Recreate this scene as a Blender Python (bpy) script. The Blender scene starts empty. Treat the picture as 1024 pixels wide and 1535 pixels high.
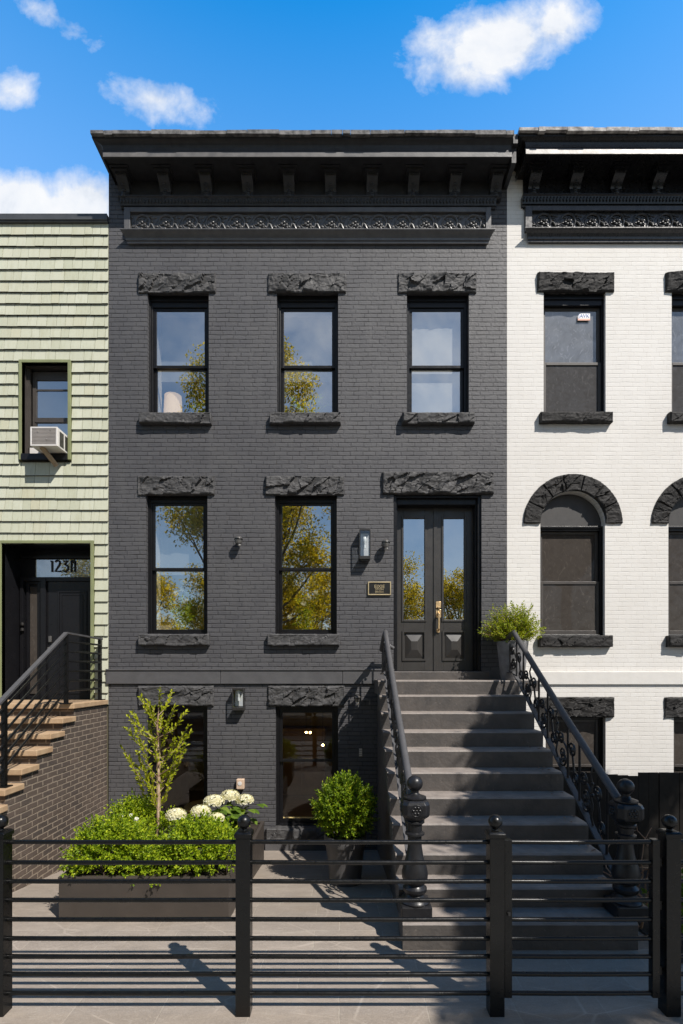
import bpy, bmesh, math, random
from mathutils import Vector, Matrix, noise
random.seed(7)
sc = bpy.context.scene
COL = sc.collection
PI = math.pi
R = math.radians
# ------------------------------------------------------------------ camera geometry
F = 760.0; CX = 512.0; HY = 1008.0; ZC = 2.36      # focal length (px of a 1024 wide frame), vanishing point, eye height
YW = 8.0                                           # facade plane
def at(px, py, Y): return Vector(((px - CX) * Y / F, Y, ZC + (HY - py) * Y / F))
def WX(px): return (px - CX) / 95.0
def WZ(py): return ZC + (HY - py) / 95.0
def gz(y):                                         # the yard falls gently towards the houses
    return 0.0 if y < 4.9 else -0.1428 * (min(y, 8.4) - 4.9)
# ------------------------------------------------------------------ mesh builder
WLOC = {}
class MB:
    def __init__(s): s.v = []; s.f = []; s.sm = []
    def add(s, vs, fs, smooth=False):
        n = len(s.v); s.v += [tuple(v) for v in vs]
        for f in fs: s.f.append(tuple(i + n for i in f)); s.sm.append(smooth)
    def quad(s, a, b, c, d): s.add([a, b, c, d], [(0, 1, 2, 3)])
    def box(s, x0, x1, y0, y1, z0, z1):
        s.add([(x0,y0,z0),(x1,y0,z0),(x1,y1,z0),(x0,y1,z0),(x0,y0,z1),(x1,y0,z1),(x1,y1,z1),(x0,y1,z1)],
              [(0,3,2,1),(4,5,6,7),(0,1,5,4),(1,2,6,5),(2,3,7,6),(3,0,4,7)])
    def prism_x(s, prof, x0, x1):                  # profile of (y,z), extruded along x
        n = len(prof)
        s.add([(x0,y,z) for y,z in prof] + [(x1,y,z) for y,z in prof],
              [tuple(range(n)), tuple(range(2*n-1, n-1, -1))] + [(i, n+i, n+(i+1)%n, (i+1)%n) for i in range(n)])
    def prism_z(s, prof, z0, z1):
        n = len(prof)
        s.add([(x,y,z0) for x,y in prof] + [(x,y,z1) for x,y in prof],
              [tuple(range(n-1,-1,-1)), tuple(range(n, 2*n))] + [(i, (i+1)%n, n+(i+1)%n, n+i) for i in range(n)])
    def loft(s, rings, smooth=True, cap=True):
        n = len(rings[0]); base = len(s.v)
        vs = [p for r in rings for p in r]; fs = []
        for k in range(len(rings)-1):
            for i in range(n):
                j = (i+1) % n
                fs.append((k*n+i, k*n+j, (k+1)*n+j, (k+1)*n+i))
        if cap: fs += [tuple(range(n-1,-1,-1)), tuple(range((len(rings)-1)*n, len(rings)*n))]
        s.add(vs, fs, smooth)
    def lathe(s, prof, c, n=24, smooth=True, cap=True):
        s.loft([[(c[0]+r*math.cos(2*PI*i/n), c[1]+r*math.sin(2*PI*i/n), c[2]+z) for i in range(n)] for r, z in prof], smooth, cap)
    def ball(s, c, r, n=20, m=12, sq=(1,1,1)):
        s.loft([[(c[0]+sq[0]*r*math.sin(t)*math.cos(2*PI*i/n), c[1]+sq[1]*r*math.sin(t)*math.sin(2*PI*i/n), c[2]-sq[2]*r*math.cos(t)) for i in range(n)]
                for t in [max(.02, min(PI-.02, PI*k/m)) for k in range(m+1)]], True)
    def tube(s, pts, r, n=8, cap=True, sq=None):
        pts = [Vector(p) for p in pts]; rr = r if isinstance(r, (list, tuple)) else [r]*len(pts)
        t0 = (pts[1]-pts[0]).normalized()
        u = t0.orthogonal().normalized() if abs(t0.z) > .9 else Vector((0,0,1)).cross(t0).normalized()
        rings = []; prev = t0
        for i, p in enumerate(pts):
            t = (pts[min(i+1, len(pts)-1)] - pts[max(i-1, 0)])
            t = t.normalized() if t.length > 1e-9 else prev
            q = prev.rotation_difference(t); u = (q @ u).normalized(); prev = t
            w = t.cross(u)
            if sq: rings.append([tuple(p + u*(sq[0]*a) + w*(sq[1]*b)) for a, b in ((-1,-1),(1,-1),(1,1),(-1,1))])
            else: rings.append([tuple(p + (u*math.cos(2*PI*k/n) + w*math.sin(2*PI*k/n))*rr[i]) for k in range(n)])
        s.loft(rings, not sq, cap)
    def build(s, name, m, parent=None, origin=None, bevel=0, sharp=38, segs=2):
        xs = [v[0] for v in s.v]; ys = [v[1] for v in s.v]; zs = [v[2] for v in s.v]
        o3 = Vector(origin) if origin is not None else Vector(((min(xs)+max(xs))/2, (min(ys)+max(ys))/2, min(zs)))
        me = bpy.data.meshes.new(name)
        me.from_pydata([(v[0]-o3.x, v[1]-o3.y, v[2]-o3.z) for v in s.v], [], s.f)
        me.polygons.foreach_set('use_smooth', s.sm)
        if len(s.f) < 9000:
            b = bmesh.new(); b.from_mesh(me); bmesh.ops.recalc_face_normals(b, faces=b.faces); b.to_mesh(me); b.free()
        if any(s.sm): me.set_sharp_from_angle(angle=R(sharp))
        me.materials.append(m); me.update()
        ob = bpy.data.objects.new(name, me); COL.objects.link(ob)
        put(ob, o3, parent)
        if bevel:
            md = ob.modifiers.new('Bevel', 'BEVEL'); md.width = bevel; md.segments = segs; md.limit_method = 'ANGLE'; md.angle_limit = R(40)
        return ob
def put(ob, w, parent=None):
    w = Vector(w); WLOC[ob.name] = w
    if parent is not None: ob.parent = parent; ob.location = w - WLOC[parent.name]
    else: ob.location = w
def tag(o, label=None, cat=None, group=None, kind=None):
    if label: o['label'] = label
    if cat: o['category'] = cat
    if group: o['group'] = group
    if kind: o['kind'] = kind
    return o
def thing(name, label, cat, loc, group=None):
    o = bpy.data.objects.new(name, None); COL.objects.link(o); o.empty_display_size = .1
    put(o, loc); return tag(o, label, cat, group)
def again(o, parent, w):                            # another copy of a part, sharing its mesh
    c = o.copy(); COL.objects.link(c); put(c, w, parent); return c
def copy_tree(o, d, parent=None):                   # a thing with its parts and sub-parts, moved by d
    c = o.copy(); COL.objects.link(c); put(c, WLOC[o.name] + Vector(d), parent)
    for ch in list(o.children): copy_tree(ch, d, c)
    return c
def text(name, s, size, loc, m, parent, align='CENTER', sx=1.0, extrude=.001):
    cu = bpy.data.curves.new(name, 'FONT'); cu.body = s; cu.size = size; cu.align_x = align; cu.align_y = 'CENTER'; cu.extrude = extrude
    t = bpy.data.objects.new(name, cu); COL.objects.link(t)
    me = bpy.data.meshes.new_from_object(t); bpy.data.objects.remove(t); bpy.data.curves.remove(cu)
    me.transform(Matrix.Rotation(R(90), 4, 'X') @ Matrix.Diagonal((sx,1,1,1))); me.materials.clear(); me.materials.append(m)
    o = bpy.data.objects.new(name, me); COL.objects.link(o); put(o, loc, parent); return o
# ------------------------------------------------------------------ materials
def newmat(name):
    m = bpy.data.materials.new(name); m.use_nodes = True; nt = m.node_tree
    return m, nt, nt.nodes['Principled BSDF'], nt.nodes['Material Output']
class N:
    def __init__(s, nt): s.nt = nt
    def n(s, t, **k):
        o = s.nt.nodes.new(t)
        for a, b in k.items(): setattr(o, a, b)
        return o
    def l(s, a, b): s.nt.links.new(a, b)
    def inp(s, sock, v):
        if hasattr(v, 'is_output'): s.l(v, sock)
        else: sock.default_value = v
    def math(s, op, a, b=0.0, c=None, clamp=False):
        o = s.n('ShaderNodeMath', operation=op, use_clamp=clamp); s.inp(o.inputs[0], a); s.inp(o.inputs[1], b)
        if c is not None: s.inp(o.inputs[2], c)
        return o.outputs[0]
    def noise(s, vec, scale, detail=3, rough=.55, dist=0):
        o = s.n('ShaderNodeTexNoise'); s.l(vec, o.inputs['Vector']); o.inputs['Scale'].default_value = scale
        o.inputs['Detail'].default_value = detail; o.inputs['Roughness'].default_value = rough; o.inputs['Distortion'].default_value = dist
        return o.outputs['Fac']
    def ramp(s, fac, stops):
        o = s.n('ShaderNodeValToRGB'); s.inp(o.inputs[0], fac); e = o.color_ramp.elements
        while len(e) < len(stops): e.new(.5)
        for el, (p, c) in zip(e, stops):
            el.position = p; el.color = (*c, 1) if len(c) == 3 else c
        return o.outputs[0]
    def mix(s, fac, a, b, blend='MIX'):
        o = s.n('ShaderNodeMix', data_type='RGBA', blend_type=blend); s.inp(o.inputs[0], fac)
        s.inp(o.inputs[6], a if hasattr(a, 'is_output') else (*a, 1)); s.inp(o.inputs[7], b if hasattr(b, 'is_output') else (*b, 1))
        return o.outputs[2]
    def remap(s, v, a, b, c, d):
        o = s.n('ShaderNodeMapRange'); s.inp(o.inputs[0], v)
        for i, k in enumerate((a, b, c, d)): o.inputs[i+1].default_value = k
        return o.outputs[0]
    def pos(s): return s.n('ShaderNodeNewGeometry').outputs['Position']
    def scale(s, vec, k):
        o = s.n('ShaderNodeVectorMath', operation='MULTIPLY'); s.l(vec, o.inputs[0]); o.inputs[1].default_value = k
        return o.outputs[0]
    def bump(s, h, strength, dist, prev=None):
        o = s.n('ShaderNodeBump'); o.inputs['Strength'].default_value = strength; o.inputs['Distance'].default_value = dist
        s.l(h, o.inputs['Height'])
        if prev is not None: s.l(prev, o.inputs['Normal'])
        return o.outputs[0]
def plain(name, c, rough=.5, metal=0, spec=.5, var=.15, nscale=6, bump=0, bscale=60, c2=None, emit=None):
    m, nt, b, _ = newmat(name); g = N(nt); p = g.pos()
    f = g.noise(p, nscale, 4)
    c2 = c2 or tuple(x*(1-var) for x in c)
    g.l(g.mix(g.remap(f, .35, .65, 0, 1), c, c2), b.inputs['Base Color'])
    b.inputs['Metallic'].default_value = metal; b.inputs['Specular IOR Level'].default_value = spec
    g.l(g.remap(g.noise(p, nscale*3, 3), .3, .7, max(.02, rough-.07), min(1, rough+.07)), b.inputs['Roughness'])
    if bump: g.l(g.bump(g.noise(p, bscale, 4), bump, .01), b.inputs['Normal'])
    if emit: b.inputs['Emission Color'].default_value = (*emit[0], 1); b.inputs['Emission Strength'].default_value = emit[1]
    return m
def brick_mat(name, c1, c2, cm, bw=.2, bh=.068, mortar=.006, bump=.6, bdist=.008, rough=.6, stain=None, smooth=.3, spec=.4, wob=.004, stain_amt=.35, bedmix=.8, streaks=0, jitter=0, bedc=None):
    m, nt, b, _ = newmat(name); g = N(nt); p = g.pos()
    sp = g.n('ShaderNodeSeparateXYZ'); g.l(p, sp.inputs[0])
    u = g.math('ADD', sp.outputs[0], sp.outputs[1])
    wv = g.math('MULTIPLY', g.math('SUBTRACT', g.noise(p, 3.0, 4), .5), wob*4)
    wu = g.math('MULTIPLY', g.math('SUBTRACT', g.noise(g.scale(p, (1.3,1.3,1.7)), 9.0, 3), .5), wob*4)
    row = g.math('FLOOR', g.math('DIVIDE', g.math('ADD', sp.outputs[2], wv), bh)); wn = g.n('ShaderNodeTexWhiteNoise', noise_dimensions='1D'); g.l(row, wn.inputs['W'])
    u = g.math('ADD', u, g.math('MULTIPLY', wn.outputs['Value'], jitter*bw))
    cv = g.n('ShaderNodeCombineXYZ'); g.l(g.math('ADD', u, wu), cv.inputs[0]); g.l(g.math('ADD', sp.outputs[2], wv), cv.inputs[1])
    t = g.n('ShaderNodeTexBrick'); g.l(cv.outputs[0], t.inputs['Vector'])
    t.offset = .5; t.inputs['Scale'].default_value = 1; t.inputs['Mortar Size'].default_value = mortar; t.inputs['Mortar Smooth'].default_value = smooth
    t.inputs['Brick Width'].default_value = bw; t.inputs['Row Height'].default_value = bh; t.inputs['Bias'].default_value = 0
    t.inputs['Color1'].default_value = (*c1, 1); t.inputs['Color2'].default_value = (*c2, 1); t.inputs['Mortar'].default_value = (*cm, 1)
    t2 = g.n('ShaderNodeTexBrick'); g.l(cv.outputs[0], t2.inputs['Vector'])
    t2.offset = .5; t2.inputs['Scale'].default_value = 1; t2.inputs['Mortar Size'].default_value = mortar; t2.inputs['Mortar Smooth'].default_value = smooth
    t2.inputs['Brick Width'].default_value = bw; t2.inputs['Row Height'].default_value = bh
    t2.inputs['Color1'].default_value = (.55,.55,.55,1); t2.inputs['Color2'].default_value = (1,1,1,1); t2.inputs['Mortar'].default_value = (0,0,0,1)
    f = g.noise(p, 1.1, 5, .6); f2 = g.noise(p, 35, 4, .6)
    col = g.mix(g.remap(f2, .4, .75, 0, .35), t.outputs['Color'], c2)
    if stain is not None: col = g.mix(g.remap(g.math('ADD', f, g.math('MULTIPLY', f2, .25)), .55, .85, 0, stain_amt), col, stain)
    g.l(col, b.inputs['Base Color']); b.inputs['Roughness'].default_value = rough; b.inputs['Specular IOR Level'].default_value = spec
    col = g.mix(g.remap(g.noise(g.scale(p, (1,1,.6)), .42, 4, .6), .36, .64, .3*bedmix, 0), col, tuple(c*.55 for c in c1))
    zz = g.math('DIVIDE', g.math('ADD', sp.outputs[2], wv), bh); fr = g.math('FRACT', zz)
    dd = g.math('MULTIPLY', g.math('MINIMUM', fr, g.math('SUBTRACT', 1.0, fr)), bh)
    wj = g.noise(g.scale(p, (1,1,.4)), 7.0, 4, .65)
    bed = g.math('MULTIPLY', g.remap(dd, .003, .009, 1, 0), g.remap(wj, .38, .62, 0, 1))
    col = g.mix(g.math('MULTIPLY', bed, bedmix), col, bedc or tuple(c*.45 for c in cm))
    pit = g.remap(g.noise(p, 19, 3, .5), .70, .76, 0, .6)
    col = g.mix(g.math('MULTIPLY', pit, bedmix), col, tuple(c*.6 for c in cm))
    if streaks:
        stv = g.noise(g.scale(p, (5,5,.5)), 1.6, 5, .65); col = g.mix(g.remap(stv, .5, .78, 0, streaks), col, stain)
    g.l(col, b.inputs['Base Color'])
    h = g.math('ADD', g.math('SUBTRACT', t2.outputs['Color'], g.math('MULTIPLY', bed, 1.1)), g.math('MULTIPLY', g.noise(p, 28, 5, .6), .6))
    g.l(g.bump(h, bump, bdist), b.inputs['Normal'])
    return m
def leaf_mat(name, stops, trans=.35, rough=.5):
    m, nt, b, out = newmat(name); g = N(nt)
    rnd = g.n('ShaderNodeNewGeometry').outputs['Random Per Island']
    col = g.ramp(rnd, stops)
    g.l(col, b.inputs['Base Color']); b.inputs['Roughness'].default_value = rough; b.inputs['Specular IOR Level'].default_value = .35
    tr = g.n('ShaderNodeBsdfTranslucent'); g.l(g.mix(1.0, col, (1.25,1.2,.5), 'MULTIPLY'), tr.inputs[0])
    mx = g.n('ShaderNodeMixShader'); mx.inputs[0].default_value = trans; g.l(b.outputs[0], mx.inputs[1]); g.l(tr.outputs[0], mx.inputs[2])
    g.l(mx.outputs[0], out.inputs[0]); return m
def glass_mat(name, refl=.3, tint=(.9,.93,.92), wave=.002, dust=0, dustcol=(.3,.3,.3), dscale=5, streak=True):
    m, nt, b, out = newmat(name); g = N(nt); nt.nodes.remove(b); p = g.pos()
    gl = g.n('ShaderNodeBsdfGlossy'); gl.inputs['Roughness'].default_value = .0; gl.inputs['Color'].default_value = (.95,.97,1,1)
    nb = g.bump(g.noise(p, 2.2, 2), .12, wave); g.l(nb, gl.inputs['Normal'])
    tr = g.n('ShaderNodeBsdfTransparent'); tr.inputs[0].default_value = (*tint, 1)
    lw = g.n('ShaderNodeFresnel'); lw.inputs['IOR'].default_value = 1.5
    bf = g.n('ShaderNodeNewGeometry').outputs['Backfacing']
    fac = g.math('MULTIPLY', g.math('ADD', lw.outputs[0], refl, clamp=True), g.math('SUBTRACT', 1.0, bf))
    g.l(g.mix(bf, tint, (1,1,1)), tr.inputs[0])
    mx = g.n('ShaderNodeMixShader'); g.l(fac, mx.inputs[0]); g.l(tr.outputs[0], mx.inputs[1]); g.l(gl.outputs[0], mx.inputs[2])
    res = mx.outputs[0]
    if dust:
        df = g.n('ShaderNodeBsdfDiffuse')
        d = g.noise(p, dscale, 6, .65, 1.6); d2 = g.noise(g.scale(p, (1,1,.6)), 9, 6, .65, 2.5)
        g.l(g.mix(g.remap(d2, .55, .7, 0, .3), g.mix(g.remap(d, .3, .7, 0, 1), dustcol, tuple(c*.6 for c in dustcol)), tuple(min(1, c*2.2) for c in dustcol)), df.inputs[0])
        m2 = g.n('ShaderNodeMixShader'); g.l(g.remap(d, .3, .7, dust*.85, min(1, dust*1.1)), m2.inputs[0]); g.l(res, m2.inputs[1]); g.l(df.outputs[0], m2.inputs[2]); res = m2.outputs[0]
    g.l(res, out.inputs[0]); return m
def shingle_mat():
    m, nt, b, _ = newmat('green_shingle'); g = N(nt); p = g.pos()
    rnd = g.n('ShaderNodeNewGeometry').outputs['Random Per Island']
    c = g.ramp(rnd, [(0,(.455,.465,.355)), (.5,(.495,.505,.395)), (.85,(.53,.54,.435)), (1,(.48,.47,.345))])
    st = g.noise(g.scale(p, (9,9,1.2)), 2.0, 5, .65)
    c = g.mix(g.remap(st, .5, .8, 0, .5), c, (.30,.28,.16))
    c = g.mix(g.remap(g.noise(p, .9, 3), .4, .75, 0, .3), c, (.54,.54,.44))
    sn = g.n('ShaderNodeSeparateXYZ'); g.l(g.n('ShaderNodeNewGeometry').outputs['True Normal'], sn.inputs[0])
    c = g.mix(g.remap(sn.outputs[2], -.6, -.4, 1, 0), c, (.012,.011,.006))  # downward faces blackened in the colour for the shade beneath each course
    g.l(c, b.inputs['Base Color']); b.inputs['Roughness'].default_value = .75; b.inputs['Specular IOR Level'].default_value = .25
    g.l(g.bump(g.noise(g.scale(p, (14,14,2)), 6, 4), .25, .004), b.inputs['Normal']); return m
def paving_mat():
    m, nt, b, _ = newmat('slate_paving'); g = N(nt); p = g.pos()
    wob = g.n('ShaderNodeTexNoise'); g.l(p, wob.inputs['Vector']); wob.inputs['Scale'].default_value = 2.5; wob.inputs['Detail'].default_value = 4
    vm = g.n('ShaderNodeVectorMath', operation='MULTIPLY_ADD'); g.l(wob.outputs['Color'], vm.inputs[0]); vm.inputs[1].default_value = (.035,.035,0); g.l(p, vm.inputs[2])
    t = g.n('ShaderNodeTexBrick'); g.l(vm.outputs[0], t.inputs['Vector']); t.offset = .37; t.squash = 1.35; t.squash_frequency = 3
    for k, v in (('Scale',1),('Mortar Size',.006),('Mortar Smooth',.25),('Brick Width',.62),('Row Height',.31),('Bias',0)): t.inputs[k].default_value = v
    t.inputs['Color1'].default_value = (.285,.243,.205,1); t.inputs['Color2'].default_value = (.345,.293,.245,1); t.inputs['Mortar'].default_value = (.40,.35,.29,1)
    f = g.noise(g.scale(p, (1.6,3.2,1)), 3, 6, .62); f2 = g.noise(p, 45, 5, .65)
    vein = g.noise(g.scale(p, (.8,2.6,1)), 4.2, 5, .6, 1.2)
    c = g.mix(g.remap(f, .35, .68, 0, .75), t.outputs['Color'], (.23,.197,.168))
    c = g.mix(g.remap(f2, .45, .8, 0, .5), c, (.40,.34,.285))
    line = g.remap(g.math('ABSOLUTE', g.math('SUBTRACT', vein, .5)), 0, .012, .55, 0)
    c = g.mix(line, c, (.42,.37,.32))
    f3 = g.noise(p, 110, 4, .7); c = g.mix(g.remap(f3, .5, .72, 0, .5), c, (.175,.148,.128)); c = g.mix(g.remap(f3, .5, .3, 0, .4), c, (.36,.31,.27))
    vo = g.n('ShaderNodeTexVoronoi', feature='DISTANCE_TO_EDGE'); g.l(g.scale(vm.outputs[0], (1.5,3.6,1)), vo.inputs['Vector']); vo.inputs['Scale'].default_value = 1.0
    crack = g.math('MULTIPLY', g.remap(vo.outputs['Distance'], .004, .02, 1, 0), g.remap(g.noise(p, 2.1, 3), .42, .6, 0, .45)); c = g.mix(crack, c, (.5,.43,.365))
    dirt = g.noise(g.scale(p, (1,1,1)), 1.3, 5, .7)
    c = g.mix(g.remap(dirt, .55, .75, 0, .35), c, (.24,.18,.12))
    g.l(c, b.inputs['Base Color']); g.l(g.remap(f2, .3, .7, .55, .8), b.inputs['Roughness']); b.inputs['Specular IOR Level'].default_value = .3
    h = g.math('ADD', g.math('MULTIPLY', t.outputs['Fac'], -.8), g.math('ADD', g.math('MULTIPLY', f, .6), g.math('MULTIPLY', f2, .25)))
    g.l(g.bump(h, .5, .012), b.inputs['Normal']); return m
M = {}
M['brick'] = brick_mat('charcoal_painted_brick', (.071,.070,.0765), (.092,.0905,.0965), (.044,.043,.047), mortar=.0075, bump=.8, bdist=.009, rough=.55, stain=(.115,.112,.112), stain_amt=.4, wob=.006, streaks=.3, jitter=.45, bedc=(.02,.0195,.021), bedmix=.85)
M['white_brick'] = brick_mat('white_painted_brick', (.71,.685,.65), (.745,.72,.685), (.64,.61,.57), bump=.3, bdist=.006, rough=.7, stain=(.62,.585,.54), stain_amt=.35, mortar=.004, wob=.006, bedmix=.22, streaks=.3, jitter=.45)
M['brown_brick'] = brick_mat('brown_brick', (.105,.078,.062), (.062,.05,.044), (.30,.245,.19), bw=.215, bh=.073, mortar=.009, bump=.6, rough=.8, stain=(.2,.15,.12), smooth=.1, wob=.002)
M['band'] = plain('charcoal_paint_band', (.092,.090,.094), .55, var=.18, bump=.15, bscale=40)
M['white_band'] = plain('white_paint_band', (.69,.665,.63), .7, var=.06, bump=.08, bscale=40)
M['rock'] = plain('rock_face_charcoal', (.082,.080,.081), .66, spec=.35, var=.4, nscale=14, bump=.3, bscale=40)
M['rock_black'] = plain('rock_face_black', (.036,.034,.033), .75, spec=.3, var=.45, nscale=14, bump=.3, bscale=40)
M['cornice'] = plain('cornice_paint_shaded', (.042,.042,.045), .40, spec=.3, var=.3, nscale=9, bump=.12, bscale=30)  # cornice paint darkened for the deep shade on soffit and brackets
M['cornice_black_shaded'] = plain('cornice_gloss_shaded', (.014,.014,.0155), .3, spec=.4, var=.3, nscale=9, bump=.1, bscale=30)  # black paint with the soffit shade put into the colour
M['frieze'] = plain('frieze_paint_lit', (.115,.112,.113), .36, var=.25, nscale=9, bump=.1, bscale=30)  # same paint as the cornice, lightened where the frieze is lit
M['frieze_black_lit'] = plain('frieze_gloss_lit', (.045,.044,.045), .3, var=.3, nscale=9, bump=.1, bscale=30)  # same black paint, lightened for the lit sheen on the frieze
M['fascia'] = plain('worn_fascia_strip', (.17,.16,.155), .5, c2=(.10,.097,.097), nscale=5, bump=.2)
M['fascia_glare'] = plain('sun_glare_fascia', (.55,.52,.49), .45, c2=(.40,.37,.34), nscale=5, bump=.15)  # sun glare on the black gloss fascia put into a pale colour
M['tar'] = plain('weathered_roof_edge', (.22,.21,.205), .8, c2=(.05,.05,.05), nscale=11, bump=.6, bscale=24)
M['tar_pale'] = plain('weathered_pale_roof_edge', (.55,.52,.49), .8, c2=(.14,.13,.13), nscale=9, bump=.6, bscale=24)
M['frame'] = plain('black_window_paint', (.009,.009,.0105), .35, spec=.3, var=.2)
M['frame_brown'] = plain('dark_bronze_sash', (.062,.053,.047), .5, var=.25)
M['door'] = plain('charcoal_door_paint', (.046,.043,.041), .36, var=.1, nscale=3)
M['door_black'] = plain('black_door_paint', (.010,.010,.012), .33, spec=.3, var=.15)
M['steps'] = plain('painted_stone_steps', (.125,.113,.106), .6, c2=(.088,.081,.078), nscale=5, bump=.55, bscale=22)
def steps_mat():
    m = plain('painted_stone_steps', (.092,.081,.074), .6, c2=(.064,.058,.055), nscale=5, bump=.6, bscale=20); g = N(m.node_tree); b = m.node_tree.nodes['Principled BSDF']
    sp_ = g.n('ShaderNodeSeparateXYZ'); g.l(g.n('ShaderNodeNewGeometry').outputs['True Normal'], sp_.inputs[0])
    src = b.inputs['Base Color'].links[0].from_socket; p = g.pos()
    top_lit = g.math('MULTIPLY', g.remap(sp_.outputs[2], .35, .8, 0, 1), g.remap(g.noise(p, 6, 5, .6), .25, .65, .45, 1))  # upward faces lightened in the colour to carry sunlight on the treads
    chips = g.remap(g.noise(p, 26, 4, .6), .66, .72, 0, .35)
    g.l(g.mix(g.math('MAXIMUM', top_lit, chips), src, (.30,.258,.228)), b.inputs['Base Color']); return m
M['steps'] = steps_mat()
M['iron'] = plain('wrought_iron_paint', (.016,.016,.018), .36, spec=.4, var=.3, nscale=20, bump=.1)
M['rail'] = plain('handrail_grey_paint', (.085,.083,.086), .5, spec=.35, var=.15, nscale=10)
M['black_metal'] = plain('black_fence_metal', (.0045,.0045,.0045), .32, spec=.4, var=.25, nscale=12, bump=.05)
M['dark_metal'] = plain('dark_bronze_metal', (.03,.028,.027), .4, var=.2)
M['planter'] = plain('charcoal_planter', (.054,.044,.037), .55, var=.18, nscale=4, bump=.06)
M['pot'] = plain('dark_resin_pot', (.085,.082,.083), .5, var=.15, nscale=4, bump=.05)
M['pot_grey'] = plain('aged_grey_pot', (.21,.205,.21), .65, c2=(.12,.118,.12), nscale=7, bump=.2)
M['soil'] = plain('dark_soil', (.035,.024,.016), .95, var=.5, nscale=20, bump=.8, bscale=50)
M['slab'] = plain('tan_stone_slab', (.46,.325,.20), .7, c2=(.37,.245,.145), nscale=7, bump=.15)
M['coping'] = plain('grey_metal_coping', (.10,.103,.108), .45, metal=.3, var=.2)
M['trim_green'] = plain('olive_green_trim', (.24,.26,.13), .55, var=.15)
M['shingle'] = shingle_mat()
M['underlay'] = plain('dark_underlay', (.11,.095,.06), .9)
M['white_plastic'] = plain('white_plastic', (.72,.69,.66), .45, var=.1, nscale=10)
M['grille'] = plain('grey_louvre', (.33,.30,.28), .55, var=.2)
M['wood'] = plain('raw_wood_prop', (.38,.27,.17), .75, var=.25)
M['brass'] = plain('polished_brass', (.86,.60,.32), .36, metal=.75, var=.1)
M['bronze'] = plain('cast_bronze_letters', (.62,.5,.3), .4, metal=.6, var=.12)
M['plaque'] = plain('black_plaque', (.015,.014,.013), .35)
M['beige'] = plain('beige_plastic', (.62,.46,.34), .5, var=.1)
M['steel'] = plain('grey_cast_metal', (.19,.18,.17), .4, metal=.6, var=.35, nscale=30)
M['bulb'] = plain('frosted_bulb', (.85,.83,.78), .3, var=.02)
M['lamp_glass'] = glass_mat('lantern_glass', .06, (.86,.9,.93))
M['glass'] = glass_mat('window_glass', .46, (.95,.96,.93))
M['glass_clear'] = glass_mat('basement_glass', .02, (.92,.84,.6))
M['glass_door'] = glass_mat('door_glass', .5, (.6,.6,.5))
M['glass_dusty'] = glass_mat('dusty_glass', .32, (.5,.5,.5), dust=.62, dustcol=(.25,.255,.265), dscale=3)
M['glass_screen'] = glass_mat('dusty_screened_glass', .05, (.3,.3,.3), dust=.9, dustcol=(.105,.10,.098), dscale=7)
M['glass_brown'] = glass_mat('grimy_brown_glass', .04, (.3,.27,.25), dust=.86, dustcol=(.088,.076,.067), dscale=6)
M['transom'] = glass_mat('pale_transom', .6, (.6,.6,.6), dust=.45, dustcol=(.6,.62,.65), dscale=2)
M['tympanum'] = plain('dark_arch_panel', (.05,.047,.046), .55, var=.2, nscale=9, bump=.1)
M['plaster'] = plain('warm_white_plaster', (.75,.71,.63), .8, var=.04)
M['room'] = plain('room_wall_paint', (.62,.58,.50), .85, var=.08)
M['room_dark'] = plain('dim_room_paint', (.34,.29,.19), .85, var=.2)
M['floor'] = plain('oak_floor', (.22,.14,.08), .5, var=.25)
M['shade'] = plain('linen_lamp_shade', (.78,.62,.44), .8, var=.04, nscale=30, emit=((1,.70,.40), .55))
M['blind'] = plain('white_roller_blind', (.72,.72,.72), .8, var=.03)
M['pane_fill'] = plain('grey_pane_fill', (.30,.31,.32), .9, var=.04)  # for the added panels that make the upper panes paler
M['cream'] = plain('cream_upholstery', (.70,.62,.48), .8, var=.06)
M['petal'] = leaf_mat('hydrangea_petals', [(0,(.62,.60,.40)), (.5,(.80,.77,.60)), (1,(.84,.81,.70))], .3, .6)
M['white_petal'] = leaf_mat('white_petals', [(0,(.78,.77,.72)), (1,(.86,.86,.84))], .3, .6)
M['boxwood'] = leaf_mat('boxwood_leaves', [(0,(.07,.12,.006)), (.3,(.18,.28,.01)), (.7,(.33,.43,.015)), (1,(.50,.56,.03))], .42)
M['conifer'] = leaf_mat('potted_ball_leaves', [(0,(.05,.09,.005)), (.4,(.13,.22,.008)), (.8,(.25,.35,.012)), (1,(.42,.46,.025))], .38)
M['feathery'] = leaf_mat('feathery_leaves', [(0,(.12,.19,.012)), (.5,(.30,.37,.018)), (1,(.5,.52,.04))], .45)
M['sapling'] = leaf_mat('sapling_leaves', [(0,(.17,.21,.008)), (.5,(.36,.40,.012)), (1,(.52,.54,.025))], .45)
M['broad'] = leaf_mat('hydrangea_leaves', [(0,(.07,.13,.015)), (.6,(.14,.225,.025)), (1,(.22,.29,.05))], .35)
M['house_plant'] = leaf_mat('house_plant_leaves', [(0,(.20,.32,.02)), (.5,(.40,.55,.04)), (1,(.58,.68,.08))], .45)
M['tree_leaf'] = leaf_mat('street_tree_leaves', [(0,(.16,.14,.012)), (.5,(.46,.37,.02)), (1,(.72,.53,.05))], .58)
M['bark'] = plain('grey_bark', (.16,.12,.09), .85, c2=(.07,.05,.035), nscale=12, bump=.6, bscale=30)
M['pale_bark'] = plain('pale_sapling_bark', (.48,.36,.26), .75, c2=(.20,.10,.06), nscale=16, bump=.2)
M['twig'] = plain('dry_twig', (.36,.21,.13), .8, var=.4, nscale=15)
M['boards'] = plain('black_stained_boards', (.013,.011,.009), .6, spec=.25, c2=(.007,.006,.0055), nscale=4, bump=.25, bscale=18)
M['paving'] = paving_mat()
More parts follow.
